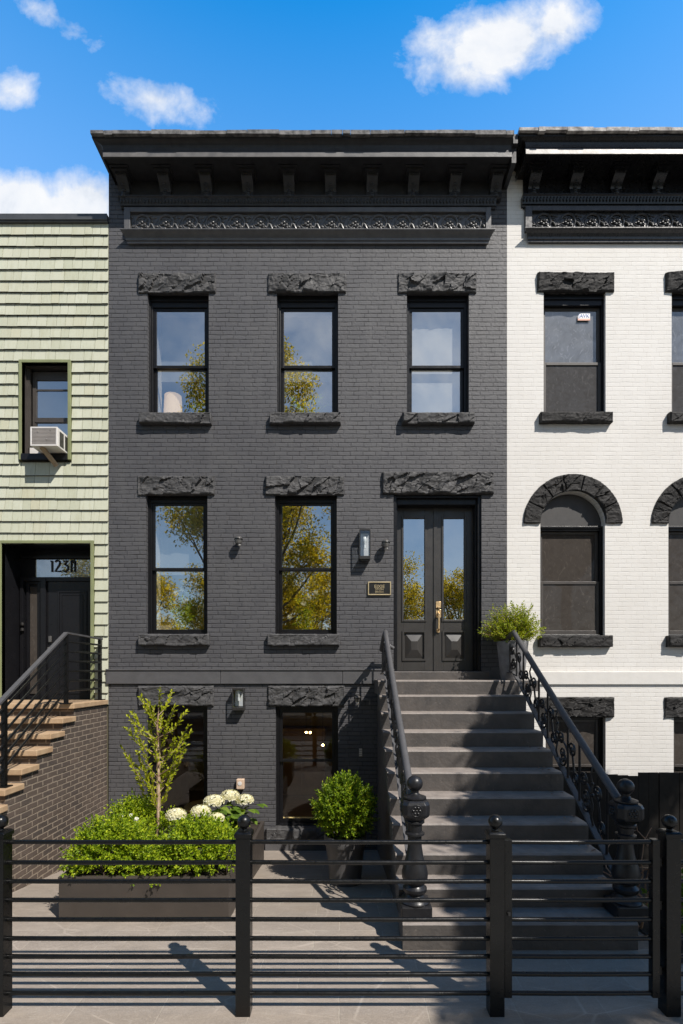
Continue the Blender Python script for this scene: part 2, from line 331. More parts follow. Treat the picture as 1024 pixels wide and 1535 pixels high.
M['ground'] = plain('city_ground', (.12,.11,.1), .9, var=.2, bump=.3)
M['asphalt'] = plain('asphalt', (.05,.05,.052), .85, var=.25, nscale=8, bump=.5, bscale=90)
M['concrete'] = plain('concrete_pavement', (.27,.26,.24), .85, var=.15, bump=.25)
M['sticker_white'] = plain('sticker_white', (.8,.8,.8), .4, var=.02)
M['sticker_blue'] = plain('sticker_blue', (.09,.17,.42), .4, var=.02)
M['sticker_orange'] = plain('sticker_orange', (.8,.38,.27), .4, var=.04)
M['lit'] = plain('warm_lit_bulb', (.8,.6,.3), .4, emit=((1,.66,.32), 26))
# ------------------------------------------------------------------ shared shapes
def wall_holes(mb, x0, x1, z0, z1, y, holes, depth):
    xs = sorted({x0, x1, *[h[0] for h in holes], *[h[1] for h in holes]}); zs = sorted({z0, z1, *[h[2] for h in holes], *[h[3] for h in holes]})
    xs = [x for x in xs if x0 <= x <= x1]; zs = [z for z in zs if z0 <= z <= z1]
    for a, b in zip(xs, xs[1:]):
        for c, d in zip(zs, zs[1:]):
            mx, mz = (a+b)/2, (c+d)/2
            if any(h[0] < mx < h[1] and h[2] < mz < h[3] for h in holes): continue
            mb.quad((a,y,c), (b,y,c), (b,y,d), (a,y,d))
    for h in holes:
        a, b, c, d = h[:4]; e = y + depth; arch = len(h) > 4
        mb.quad((a,y,c), (a,y,d), (a,e,d), (a,e,c)); mb.quad((b,y,c), (b,e,c), (b,e,d), (b,y,d))
        mb.quad((a,y,c), (a,e,c), (b,e,c), (b,y,c))
        if not arch: mb.quad((a,y,d), (b,y,d), (b,e,d), (a,e,d))
        else:
            pass
def arch_spandrel(mb, cx, r, zs, ztop, xa, xb, y, depth, n=24):
    P = [(cx - r*math.cos(PI*i/n), zs + r*math.sin(PI*i/n)) for i in range(n+1)]
    for (xa_, za_), (xb_, zb_) in zip(P, P[1:]):
        mb.quad((xa_,y,za_), (xb_,y,zb_), (xb_,y,ztop), (xa_,y,ztop))
        mb.quad((xa_,y,za_), (xa_,y+depth,za_), (xb_,y+depth,zb_), (xb_,y,zb_))
def rock(fn, nu, nv, y0, out, amp, seed, name, m, parent, joints=0, back=.03):
    mb = MB(); P = []; rs = random.Random(seed*17+3); seeds = []; ns_ = max(9, int(nu*nv/75))
    for k in range(ns_):
        sx, sz = fn(rs.random(), rs.random()); seeds.append((sx, sz, rs.uniform(-.5,.6), rs.uniform(-4,4), rs.uniform(-2.5,5)))
    for j in range(nv+1):
        for i in range(nu+1):
            u, v = i/nu, j/nv; x, z = fn(u, v)
            p = Vector((x*4.2 + z*2.5, z*7.5 - x*1.6, seed*7.3))
            q = p + 0.35*Vector((noise.noise(p*1.7), noise.noise(p*1.7+Vector((9,3,1))), 0))
            c = noise.noise(q*5.5); best = None
            for (sx, sz, h0, gx_, gz_) in seeds:
                dx, dz = x-sx+.02*noise.noise(q*2.2), z-sz+.02*noise.noise(q*2.2+Vector((7,0,0))); du = dx*.80+dz*.6; dv = -dx*.6+dz*.80
                dd = (du*.62)**2 + (dv*1.5)**2
                if best is None or dd < best[0]: best = (dd, h0 + gx_*dx + gz_*dz)
            d = out + amp*(best[1] + .13*c + .3*noise.noise(q*1.3) + .25*(.3-abs(noise.noise(q*2.4))))
            e = min(u*nu, (1-u)*nu, 2.5)/2.5*.5 + min(v*nv, (1-v)*nv, 2)/2*.5
            if min(i, nu-i, j, nv-j) == 0: d = out*.55 + amp*.2*c; x += .004*noise.noise(q*4); z += .007*noise.noise(q*3.1+Vector((0,0,3)))
            elif min(i, nu-i, j, nv-j) == 1: d = d*.6 + out*.4
            if joints and 0 < i < nu and (i*joints) % nu == 0: d = out*.3
            P.append((x, y0 - max(.006, d), z))
    w = nu+1; n0 = len(P)
    fs = [(j*w+i, j*w+i+1, (j+1)*w+i+1, (j+1)*w+i) for j in range(nv) for i in range(nu)]
    ring = [i for i in range(w)] + [j*w+nu for j in range(1, nv+1)] + [nv*w+i for i in range(nu-1, -1, -1)] + [j*w for j in range(nv-1, 0, -1)]
    B = [(P[k][0], y0+back, P[k][2]) for k in ring]
    mb.add(P + B, fs + [(ring[(k+1) % len(ring)], ring[k], n0+k, n0+(k+1) % len(ring)) for k in range(len(ring))])
    return mb.build(name, m, parent)
def rock_bar(x0, x1, z0, z1, y0, out, amp, seed, name, m, parent, back=.03):
    nu = max(10, int((x1-x0)/.014)); nv = max(5, int((z1-z0)/.015))
    return rock(lambda u, v: (x0+(x1-x0)*u, z0+(z1-z0)*v), nu, nv, y0, out, amp, seed, name, m, parent, back=back)
def rect_frame(mb, x0, x1, z0, z1, w, y0, y1, wb=None, wt=None):
    wb = wb or w; wt = wt or w
    mb.box(x0, x0+w, y0, y1, z0, z1); mb.box(x1-w, x1, y0, y1, z0, z1)
    mb.box(x0+w, x1-w, y0, y1, z0, z0+wb); mb.box(x0+w, x1-w, y0, y1, z1-wt, z1)
def window(house, name, x0, x1, z0, z1, zm, fm, sm, g_up, g_lo, yf=8.10, cw=.05, sw=.05, lintel=None, sill=None, rockm=None, seed=1, head=.09, flip=False):
    mb = MB(); rect_frame(mb, x0, x1, z0, z1, cw, yf, yf+.11, wt=head, wb=.03)
    rect_frame(mb, x0-.002, x1+.002, z0, z1, cw*.45, yf-.02, yf, wt=head*.5, wb=.02)
    w = mb.build(name, fm, house, bevel=.004)
    a, b, c, d = x0+cw, x1-cw, z0+.03, z1-head
    yu, yl = (yf+.02, yf+.058) if not flip else (yf+.058, yf+.02)
    mu = MB(); rect_frame(mu, a, b, zm-.022, d, sw, yu, yu+.034, wb=.045, wt=.04); mu.build('upper_sash', sm, w, bevel=.004)
    ml = MB(); rect_frame(ml, a, b, c, zm+.022, sw, yl, yl+.034, wb=.06, wt=.045); ml.build('lower_sash', sm, w, bevel=.004)
    for nm, gm, p0, p1, yy in (('upper_pane', g_up, zm+.02, d-.035, yu+.017), ('lower_pane', g_lo, c+.055, zm-.02, yl+.017)):
        mp = MB(); mp.box(a+sw-.006, b-sw+.006, yy-.002, yy+.002, p0, p1); mp.build(nm, gm, w)
    if lintel: rock_bar(lintel[0], lintel[1], lintel[2]-.016, lintel[3], YW, .036, .045, seed, 'lintel', rockm, w)
    if sill: rock_bar(*sill, YW-.06, .035, .03, seed+50, 'sill', rockm, w, back=.16)
    return w
def leaf(mb, p, d, nrm, L, W, fold=.25):
    d = d.normalized(); s = d.cross(nrm)
    if s.length < 1e-4: s = d.orthogonal()
    s.normalize(); n = s.cross(d)
    mid = p + d*L*.5; n0 = len(mb.v)
    mb.v += [tuple(p), tuple(mid - s*W*.5 + n*W*fold), tuple(p + d*L), tuple(mid + s*W*.5 + n*W*fold)]
    mb.f.append((n0, n0+1, n0+2, n0+3)); mb.sm.append(False)
def rvec(): 
    while True:
        v = Vector((random.uniform(-1,1), random.uniform(-1,1), random.uniform(-1,1)))
        if .05 < v.length < 1: return v.normalized()
def sprig(mb, p, d, L, n, ll, lw, droop=0, spread=.8):
    d = d.normalized(); up = d.orthogonal().normalized(); q = p.copy()
    for i in range(n):
        t = i/max(1, n-1); q = q + d*(L/n); d = (d + Vector((0,0,-droop))).normalized()
        for sg in (-1, 1):
            sd = (up*sg*math.cos(i*1.9) + d.cross(up)*sg*math.sin(i*1.9))
            leaf(mb, q, (d*(1-spread*.5) + sd*spread + rvec()*.25), (rvec()*.5 + Vector((0,-.3,.8))), ll*(1.05-.45*t)*random.uniform(.75,1.2), lw*random.uniform(.8,1.15))
    leaf(mb, q, d, rvec(), ll*.9, lw)
def mound(mb, c, rx, ry, rz, n, L=.13, ll=.046, lw=.021, zmin=-.6, fill=.5, rough=.16, nl=5):
    c = Vector(c)
    for k in range(n):
        d = rvec()
        if d.z < zmin: d.z = abs(d.z)
        bumpy = 1 + rough*noise.noise(d*2.6 + c*3) + rough*.6*noise.noise(d*6 + c)
        inner = random.random() < fill
        r = (random.uniform(.35, .75) if inner else random.uniform(.72, .95)) * bumpy
        p = c + Vector((d.x*rx*r, d.y*ry*r, d.z*rz*r))
        sprig(mb, p, d*.9 + Vector((0,0,.55)) + rvec()*.45, L*random.uniform(.7,1.3), nl, ll, lw)
# ------------------------------------------------------------------ setting: ground, yard paving, pavement, road
def sheet(name, m, x0, x1, ys, dz, kind='structure'):
    mb = MB(); vs = []; nx = 2
    for y in ys: vs += [(x0, y, gz(y)+dz), (x1, y, gz(y)+dz)]
    mb.add(vs, [(2*i, 2*i+1, 2*i+3, 2*i+2) for i in range(len(ys)-1)])
    return tag(mb.build(name, m), kind=kind)
sheet('ground', M['ground'], -300, 300, [-300, 4.9, 8.4, 300], -.35)
mb = MB(); mb.box(-60, 60, -1.4, 3.30, -.3, -.004)
tag(mb.build('pavement', M['concrete']), kind='structure')
mb = MB(); mb.box(-60, 60, -1.55, -1.402, -.3, -.002)
tag(mb.build('kerb', M['concrete'], bevel=.02), kind='structure')
mb = MB(); mb.quad((-60,-9.5,-.15), (60,-9.5,-.15), (60,-1.55,-.15), (-60,-1.55,-.15))
tag(mb.build('road', M['asphalt']), kind='structure')
mb = MB(); mb.box(-60, 60, -12.5, -9.5, -.3, 0)
tag(mb.build('far_pavement', M['concrete']), kind='structure')
sheet('yard_paving', M['paving'], -5.6, 12, [3.302, 3.6, 4.0, 4.5, 4.9, 6, 7, 8.3], 0)
sheet('soil_bed', M['soil'], 2.72, 9, [4.1, 4.5, 4.9, 6, 7, 7.98], .012)
# ------------------------------------------------------------------ charcoal row house
DX0, DX1 = WX(163), WX(760)
DTOP = 10.28
dark = thing('row_house', 'charcoal painted brick row house with black bracketed cornice and double doors', 'house', (-.53, 9, gz(8)))
TOPW = [(221,313), (415,507), (610,703)]; PARW = [(219,311), (412,505)]; BASW = [(219,311), (413,507)]
holes = [(WX(a), WX(b), WZ(623), WZ(438)) for a, b in TOPW] + [(WX(a), WX(b), WZ(952), WZ(741)) for a, b in PARW] + [(WX(a), WX(b), WZ(1241), WZ(1057)) for a, b in BASW]
DOOR = (WX(590), WX(722), WZ(1006), WZ(740))
mb2 = MB(); wall_holes(mb2, DX0, DX1, -.75, DTOP, YW, holes + [DOOR], .13)
a, b, c, d = DOOR
for e0, e1 in ((YW+.13, YW+.34),):
    mb2.quad((a,e0,c), (a,e0,d), (a,e1,d), (a,e1,c)); mb2.quad((b,e0,c), (b,e1,c), (b,e1,d), (b,e0,d)); mb2.quad((a,e0,d), (b,e0,d), (b,e1,d), (a,e1,d)); mb2.quad((a,e0,c), (a,e1,c), (b,e1,c), (b,e0,c))
mb2.quad((DX0,YW,-.75), (DX0,YW,DTOP), (DX0,19,DTOP), (DX0,19,-.75)); mb2.quad((DX1,YW,9.0), (DX1,19,9.0), (DX1,19,DTOP), (DX1,YW,DTOP))
mb2.quad((DX0,19,-.75), (DX0,19,DTOP), (DX1,19,DTOP), (DX1,19,-.75))
mb2.build('brick_wall', M['brick'], dark)
mb = MB(); mb.box(DX0+.01, DX1-.01, YW+.02, 19, DTOP-.02, DTOP+.03); mb.build('roof', M['tar'], dark)
# belt course with its thin drip ledge
mb = MB()
xb = [DX0-.03, -1.9, .02, .83]
for p, q in zip(xb, xb[1:]): mb.box(p, q-.006, YW-.035, YW+.02, WZ(1025), WZ(1005))
mb.box(DX0-.03, .83, YW-.05, YW+.02, WZ(1005), WZ(1004)+.012); mb.build('belt_course', M['band'], dark, bevel=.004)
mb = MB(); mb.box(2.22, DX1-.003, YW-.035, YW+.02, WZ(1025), WZ(1005)); mb.build('belt_course', M['band'], dark, bevel=.004)
mb = MB(); mb.box(WX(398), WX(520), YW-.05, YW+.02, gz(8)-.1, WZ(1258)); mb.build('basement_plinth', M['band'], dark, bevel=.006)
# windows
for i, (p, q) in enumerate(TOPW):
    lx = [(208,324), (402,519), (597,714)][i]; sx = [(211,318), (405,511), (602,710)][i]
    window(dark, 'window', WX(p), WX(q), WZ(623), WZ(438), WZ(543), M['frame'], M['frame'], M['glass'], M['glass'],
           lintel=(WX(lx[0]), WX(lx[1]), WZ(438), WZ(411)), sill=(WX(sx[0]), WX(sx[1]), WZ(638), WZ(622)), rockm=M['rock'], seed=3+i, head=.17)
for i, (p, q) in enumerate(PARW):
    lx = [(207,322), (398,516)][i]; sx = [(210,315), (402,509)][i]
    window(dark, 'window', WX(p), WX(q), WZ(951), WZ(741), WZ(851), M['frame'], M['frame'], M['glass'], M['glass'],
           lintel=(WX(lx[0]), WX(lx[1]), WZ(741), WZ(714)), sill=(WX(sx[0]), WX(sx[1]), WZ(968), WZ(951)), rockm=M['rock'], seed=13+i, head=.1)
for i, (p, q) in enumerate(BASW):
    lx = [(208,321), (402,517)][i]; sx = [(208,322), (400,518)][i]
    window(dark, 'window', WX(p), WX(q), WZ(1240), WZ(1057), WZ(1142), M['frame'], M['frame'], M['glass_clear'], M['glass_clear'],
           lintel=(WX(lx[0]), WX(lx[1]), WZ(1057), WZ(1028)), sill=(WX(sx[0]), WX(sx[1]), WZ(1257), WZ(1240)), rockm=M['rock'], seed=23+i, head=.09)
rock_lintel = rock_bar(WX(573), WX(740), WZ(740)-.012, WZ(708), YW, .045, .05, 31, 'door_lintel', M['rock'], dark)
# interior: plaster inner wall with deep reveals, rooms behind
mb = MB(); ih = [(h[0]+.05, h[1]-.05, h[2]+.03, h[3]-.06) for h in holes]
wall_holes(mb, DX0+.05, DX1-.05, -.7, 9.6, YW+.50, ih, -.28)
mb.build('inner_wall', M['plaster'], dark)
def room(x0, x1, y0, y1, z0, z1, wm, parent, name='room'):
    mb = MB(); mb.quad((x0,y1,z0),(x1,y1,z0),(x1,y1,z1),(x0,y1,z1)); mb.quad((x0,y0,z0),(x0,y1,z0),(x0,y1,z1),(x0,y0,z1)); mb.quad((x1,y0,z0),(x1,y0,z1),(x1,y1,z1),(x1,y1,z0))
    mb.quad((x0,y0,z1),(x1,y0,z1),(x1,y1,z1),(x0,y1,z1)); mb.build(name+'_shell', wm, parent)
    mb = MB(); mb.quad((x0,y0,z0),(x1,y0,z0),(x1,y1,z0),(x0,y1,z0)); mb.build(name+'_floor', M['floor'], parent)
room(DX0+.06, DX1-.06, YW+.505, 13, 5.95, 9.25, M['room'], dark, 'bedroom')
room(DX0+.06, .55, YW+.505, 13, 2.30, 5.72, M['room'], dark, 'parlour')
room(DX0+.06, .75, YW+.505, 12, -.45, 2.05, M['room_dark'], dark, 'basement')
mb = MB(); mb.box(WX(610)+.05, WX(703)-.05, YW+.235, YW+.24, WZ(622), WZ(440)); mb.build('roller_blind', M['blind'], dark)
for (p, q, zt_, zb_) in ((221,313,440,546),(415,507,440,546),(219,311,743,853)):
    mb = MB(); mb.box(WX(p)+.055, WX(q)-.055, YW+.485, YW+.49, WZ(zb_), WZ(zt_)-.02); mb.build('pane_fill_panel', M['pane_fill'], dark)  # panels added behind the upper panes only to brighten them
# double door
mb = MB(); a, b, c, d = DOOR
rect_frame(mb, a, b, c-.02, d, .05, YW+.04, YW+.1, wb=.01); rect_frame(mb, a+.05, b-.05, c-.02, d-.04, .02, YW+.1, YW+.34, wb=.008, wt=.1)
mb.box(a-.02, b+.02, YW+.33, YW+.36, c, d)
door_frame = mb.build('door_frame', M['door_black'], dark, bevel=.004)
yd = YW+.27
def panel_ring(mb, x0, x1, z0, z1, w, y, h): rect_frame(mb, x0, x1, z0, z1, w, y-h, y)
def dl(px, py): return at(px, py, yd)
for lx0, lx1, g0, g1, p0, p1 in ((594.5, 652, 605, 636.5, 603, 638.7), (652.6, 709.5, 665, 696, 663, 698.5)):
    X0, X1 = dl(lx0, 0).x, dl(lx1, 0).x; Z0, Z1 = 2.385, 5.07
    G0, G1, H0, H1 = dl(g0, 0).x, dl(g1, 0).x, dl(0, 929).z, dl(0, 777).z
    Q0, Q1, K0, K1 = dl(p0, 0).x, dl(p1, 0).x, dl(0, 988.7).z, dl(0, 947).z
    mb = MB(); mb.box(X0, G0, yd, yd+.05, Z0, Z1); mb.box(G1, X1, yd, yd+.05, Z0, Z1); mb.box(G0, G1, yd, yd+.05, H1, Z1)
    mb.box(G0, G1, yd, yd+.05, K1, H0); mb.box(G0, G1, yd, yd+.05, Z0, K0); mb.box(G0, G1, yd+.02, yd+.05, K0, K1)
    if lx0 > 640: mb.box(X0-.03, X0+.03, yd-.015, yd, Z0, Z1)
    lf = mb.build('door_leaf', M['door'], dark, bevel=.003)
    mb = MB(); rect_frame(mb, G0-.035, G1+.035, H0-.035, H1+.035, .035, yd-.014, yd+.001); mb.build('glazing_bead', M['door'], lf, bevel=.006)
    mb = MB(); mb.box(G0+.001, G1-.001, yd+.022, yd+.028, H0, H1); mb.build('pane', M['glass_door'], lf)
    mb = MB(); rect_frame(mb, Q0, Q1, K0-.02, K1+.02, .03, yd-.016, yd+.001)
    cx, cz = (Q0+Q1)/2, (K0+K1)/2; o = .05; hw, hh = (Q1-Q0)/2-o, (K1-K0)/2-o+.02; iw, ih_ = .05, .07
    fr = yd+.018; pk = yd-.03
    A = [(cx-hw,fr,cz-hh),(cx+hw,fr,cz-hh),(cx+hw,fr,cz+hh),(cx-hw,fr,cz+hh)]; B = [(cx-iw,pk,cz-ih_),(cx+iw,pk,cz-ih_),(cx+iw,pk,cz+ih_),(cx-iw,pk,cz+ih_)]
    mb.add(A+B, [(0,1,5,4),(1,2,6,5),(2,3,7,6),(3,0,4,7),(4,5,6,7)])
    mb.build('pyramid_panel', M['door'], lf)
    if lx0 > 640:
        hx = dl(657, 0).x
        mb = MB(); mb.box(hx-.042, hx+.042, yd-.025, yd-.013, dl(0,920).z+.09, dl(0,902).z); mb.box(hx-.042, hx+.042, yd-.027, yd-.013, dl(0,926).z, dl(0,914).z)
        mb.tube([(hx-.005,yd-.03,dl(0,918).z), (hx-.005,yd-.075,dl(0,921).z), (hx-.005,yd-.08,dl(0,932).z), (hx-.005,yd-.075,dl(0,943).z), (hx-.005,yd-.02,dl(0,946).z)], [.014,.017,.015,.017,.014], 10)
        mb.box(hx-.027, hx+.02, yd-.024, yd-.013, dl(0,948.5).z, dl(0,943).z); mb.lathe([(.001,-.02),(.02,-.018),(.02,.012),(.001,.016)], (hx, yd-.035, dl(0,911).z), 12)
        mb.build('handle', M['brass'], lf, bevel=.003)
# cornice
def cornice(house, x0, x1, zoff, cm, fzm, fm, tm, brackets, y_bot, mold, frame, relief, sill, seed, mitre=0.0, npitch=.361):
    z = zoff
    # crown and soffit profile: (out, z)
    prof = [(0,10.09+z),(.40,10.095+z),(.405,10.05+z),(.43,10.05+z),(.433,10.12+z),(.436,10.123+z),(.437,10.135+z),(.43,10.137+z),(.428,10.165+z),(.43,10.195+z),(.437,10.225+z),(.452,10.24+z),(.472,10.252+z),(.492,10.26+z),(.494,10.27+z),(.5,10.27+z),(.5,10.31+z),(0,10.31+z)]
    mb = MB(); n = len(prof)
    def X(o): return x0 + mitre*(.5 - max(o, .43))
    vs = [(X(o), YW-o, zz) for o, zz in prof] + [(x1, YW-o, zz) for o, zz in prof]
    mb.add(vs, [(i, n+i, n+(i+1)%n, (i+1)%n) for i in range(n)] + [tuple(range(n)), tuple(range(2*n-1, n-1, -1))])
    if mitre:   # return of the crown along the side
        mb.add([(X(o)-.002*(o), YW-o, zz) for o, zz in prof] + [(X(o), YW+.25, zz) for o, zz in prof], [(i, (i+1)%n, n+(i+1)%n, n+i) for i in range(n)])
    cor = mb.build('cornice', cm, house)
    mb = MB(); mb.box(X(.43)+.001, x1-.001, YW-.439, YW-.42, 10.053+z, 10.119+z); mb.build('fascia_strip', fm, cor)
    mb = MB(); x = x0; rnd = random.Random(seed)
    while x < x1:                                        # ragged roofing turned over the top edge
        w = rnd.uniform(.1, .5); e = min(x+w, x1); dz = rnd.uniform(0, .012); lo = rnd.uniform(0, .022)
        mb.box(x, e-.004, YW-.545+rnd.uniform(-.006,.004), YW-.3, 10.295+z-lo, 10.332+z+dz); x = e
    mb.build('roof_edge', tm, cor)
    mb = MB()
    def console(mb, cx):
        s = [(.04,9.76),(.075,9.77),(.095,9.80),(.09,9.84),(.07,9.88),(.08,9.92),(.13,9.97),(.19,10.0),(.21,10.03),(.21,10.06),(.02,10.06)]
        mb.prism_x([(YW-o, zz+z) for o, zz in [(.01,9.76)]+s], cx-.085, cx+.085)
        mb.box(cx-.115, cx+.115, YW-.26, YW-.01, 10.045+z, 10.075+z); mb.box(cx-.14, cx+.14, YW-.29, YW-.01, 10.075+z, 10.094+z)
        for k in range(5): mb.box(cx-.065+.028*k, cx-.045+.028*k, YW-.222, YW-.2, 10.015+z, 10.045+z)
        for k, (o, zz) in enumerate([(.095,9.80),(.082,9.85),(.078,9.90),(.12,9.955)]): mb.ball((cx, YW-o, zz+z), .028-.003*k, 8, 6, (1.5,.7,1))
    console(mb, brackets[0]); br = mb.build('bracket', cm, cor)
    for bx in brackets[1:]: again(br, cor, WLOC[br.name] + Vector((bx-brackets[0], 0, 0)))
    a, b = mold; mb = MB(); mb.box(a+.03, b-.03, YW-.022, YW+.02, WZ(314), 10.09+z); mb.build('back_board', cm, cor)
    mb = MB(); zt = WZ(298) - .03 + z*.6
    mb.prism_x([(YW-o, zt+q) for o, q in [(-.02,0),(.10,0),(.10,-.02),(.085,-.03),(.07,-.09),(.06,-.13),(.035,-.135),(.03,-.15),(-.02,-.15)]], a, b)
    k = a + .02
    while k < b-.02: mb.ball((k, YW-.078, zt-.07), .022, 8, 6, (.8,.7,1.7)); k += .052
    mb.build('egg_moulding', cm, cor)
    a, b, zb, zt2 = frame; r0, r1, q0, q1 = relief
    mb = MB(); mb.box(a, r0, YW-.055, YW+.02, zb, zt2); mb.box(r1, b, YW-.055, YW+.02, zb, zt2); mb.box(r0, r1, YW-.055, YW+.02, q1, zt2); mb.box(r0, r1, YW-.055, YW+.02, zb, q0); mb.box(r0, r1, YW-.012, YW+.02, q0, q1)
    fz = mb.build('frieze_panel', fzm, cor, bevel=.004)
    mb = MB(); nun = max(1, int(round((r1-r0)/npitch))); pit = (r1-r0)/nun; H = q1-q0; cz = (q0+q1)/2
    for i in range(nun):
        cx = r0 + pit*(i+.5); rr = H*.40; yb = YW-.016
        arc = lambda r, t0, t1, n, ox=0, oz=0: [(cx+ox+r*math.cos(t0+(t1-t0)*k/n), yb-.008*math.sin(PI*k/n), cz+oz+r*math.sin(t0+(t1-t0)*k/n)) for k in range(n+1)]
        mb.tube(arc(rr, R(200), R(-60), 14), [.006+.012*math.sin(PI*k/14) for k in range(15)], 6)
        mb.tube(arc(rr*.98, R(-40), R(-165), 10), [.006+.013*math.sin(PI*k/10) for k in range(11)], 6)
        mb.tube([(cx+rr*.85, yb, cz+rr*.2), (cx+pit*.42, yb-.012, cz-rr*.35), (cx+pit*.52, yb-.01, cz-rr*.95)], [.008,.017,.006], 6)
        mb.tube([(cx-rr*.3, yb, cz+rr*.95), (cx+rr*.55, yb-.012, cz+rr*.95), (cx+pit*.5, yb-.008, cz+rr*.55)], [.005,.014,.006], 6)
        for k in range(6):
            t = k*PI/3 + .3; mb.ball((cx+.045*math.cos(t), yb-.006, cz-.005+.038*math.sin(t)), .026, 8, 6, (1,.7,.8))
        mb.ball((cx, yb-.02, cz-.005), .02, 8, 6)
        for t in (2.3, 3.4, 4.4, 5.6): mb.ball((cx+rr*.72*math.cos(t), yb, cz+rr*.72*math.sin(t)), .018, 6, 5, (1.3,.6,.8))
        for (ox, oz) in ((-.46,-.34),(-.46,.3),(.40,.10),(.30,-.42),(-.28,-.44)): mb.ball((cx+pit*ox, yb, cz+H*oz), .02, 6, 5, (1.3,.6,.8))
        for t in (.6, 1.3): mb.ball((cx+rr*.66*math.cos(t), yb, cz+rr*.66*math.sin(t)), .015, 6, 5, (1.2,.6,.8))
    nn_ = nun*12; L_ = r1-r0-.06
    for ph in (0, PI):
        mb.tube([(r0+.03+L_*k/nn_, YW-.014-.004*math.sin(k*.9), cz+H*.37*math.sin(2*PI*nun*k/nn_/1+ph)*(1 if ph == 0 else .9)) for k in range(nn_+1)], .0085, 5)
    for i in range(nun*2):
        lx_ = r0 + pit*(i*.5+.25)
        for (ox, oz, tl) in ((.03,.40,.9),(-.05,-.40,-.9),(.055,.22,.4),(-.06,-.18,-.5)):
            mb.ball((lx_+ox, YW-.016, cz+H*oz), .017, 6, 5, (1.6,.6,.75))
    mb.build('scroll_ornament', fzm, fz)
    a, b, zt3 = sill
    def sp(o, q, e): return None
    pr = [(-.02,0),(.13,0),(.13,-.012),(.115,-.03),(.085,-.055),(.06,-.09),(.055,-.12),(.04,-.125),(.04,-.155),(-.02,-.155)]
    n = len(pr); mb = MB(); tap = lambda o: .11*(1-max(0, min(1, o/.13)))
    mb.add([(a+tap(o), YW-o, zt3+q) for o, q in pr] + [(b-tap(o), YW-o, zt3+q) for o, q in pr], [tuple(range(n)), tuple(range(2*n-1, n-1, -1))] + [(i, n+i, n+(i+1)%n, (i+1)%n) for i in range(n)])
    mb.build('frieze_sill', fzm, cor)
    return cor
cornice(dark, DX0-.02, 2.545, 0.0, M['cornice'], M['frieze'], M['fascia'], M['tar'], [-3.40+.646*i for i in range(10)], 0,
        (WX(181)+.02, WX(742)), (WX(188), WX(735), WZ(352.5), WZ(315)), (WX(197), WX(727), WZ(350), WZ(322)), (WX(181)+.04, WX(742)-.03, WZ(353)), 4, mitre=1.9)
mb = MB(); mb.box(2.546, 2.612, YW-.42, YW+.3, 9.98, 10.335); mb.box(2.546, 2.612, YW-.49, YW-.42, 10.2, 10.335); mb.build('cornice_flashing', M['cornice'], dark)
# ------------------------------------------------------------------ white row house
WX0, WX1 = DX1+.002, 9.6
white = thing('row_house', 'white painted brick row house with black arched and rock faced window heads', 'house', (5.2, 9, gz(8)))
pitch = WX(192+512)
wt = [(WX(815)+pitch*i, WX(908)+pitch*i) for i in range(3)]; ARC = (WX(858.5), .51, WZ(785))
wholes = [(a, b, WZ(622), WZ(437)) for a, b in wt] + [(ARC[0]-ARC[1]+pitch*i, ARC[0]+ARC[1]+pitch*i, WZ(953), WZ(785)+.54, 'arch') for i in range(3)] + [(WX(818)+pitch*i, WX(908)+pitch*i, WZ(1215), WZ(1074)) for i in range(3)]
mb = MB(); wall_holes(mb, WX0, WX1, -.75, 10.3, YW, wholes, .14)
for i in range(3): arch_spandrel(mb, ARC[0]+pitch*i, ARC[1], ARC[2], WZ(785)+.54, 0, 0, YW, .14)
mb.quad((WX1,YW,-.75), (WX1,19,-.75), (WX1,19,10.3), (WX1,YW,10.3)); mb.quad((WX0,19,-.75), (WX0,19,10.3), (WX1,19,10.3), (WX1,19,-.75))
mb.build('brick_wall', M['white_brick'], white)
mb = MB(); mb.box(WX0+.01, WX1-.01, YW+.02, 19, 10.28, 10.33); mb.build('roof', M['tar'], white)
mb = MB(); mb.box(WX0+.26, WX1, YW-.03, YW+.02, WZ(1026), WZ(1007)); mb.build('belt_course', M['white_band'], white, bevel=.005)
mb = MB(); mb.box(WX0+.001, WX1, YW+.6, YW+.62, -.7, 10); mb.build('inner_wall', M['room_dark'], white)
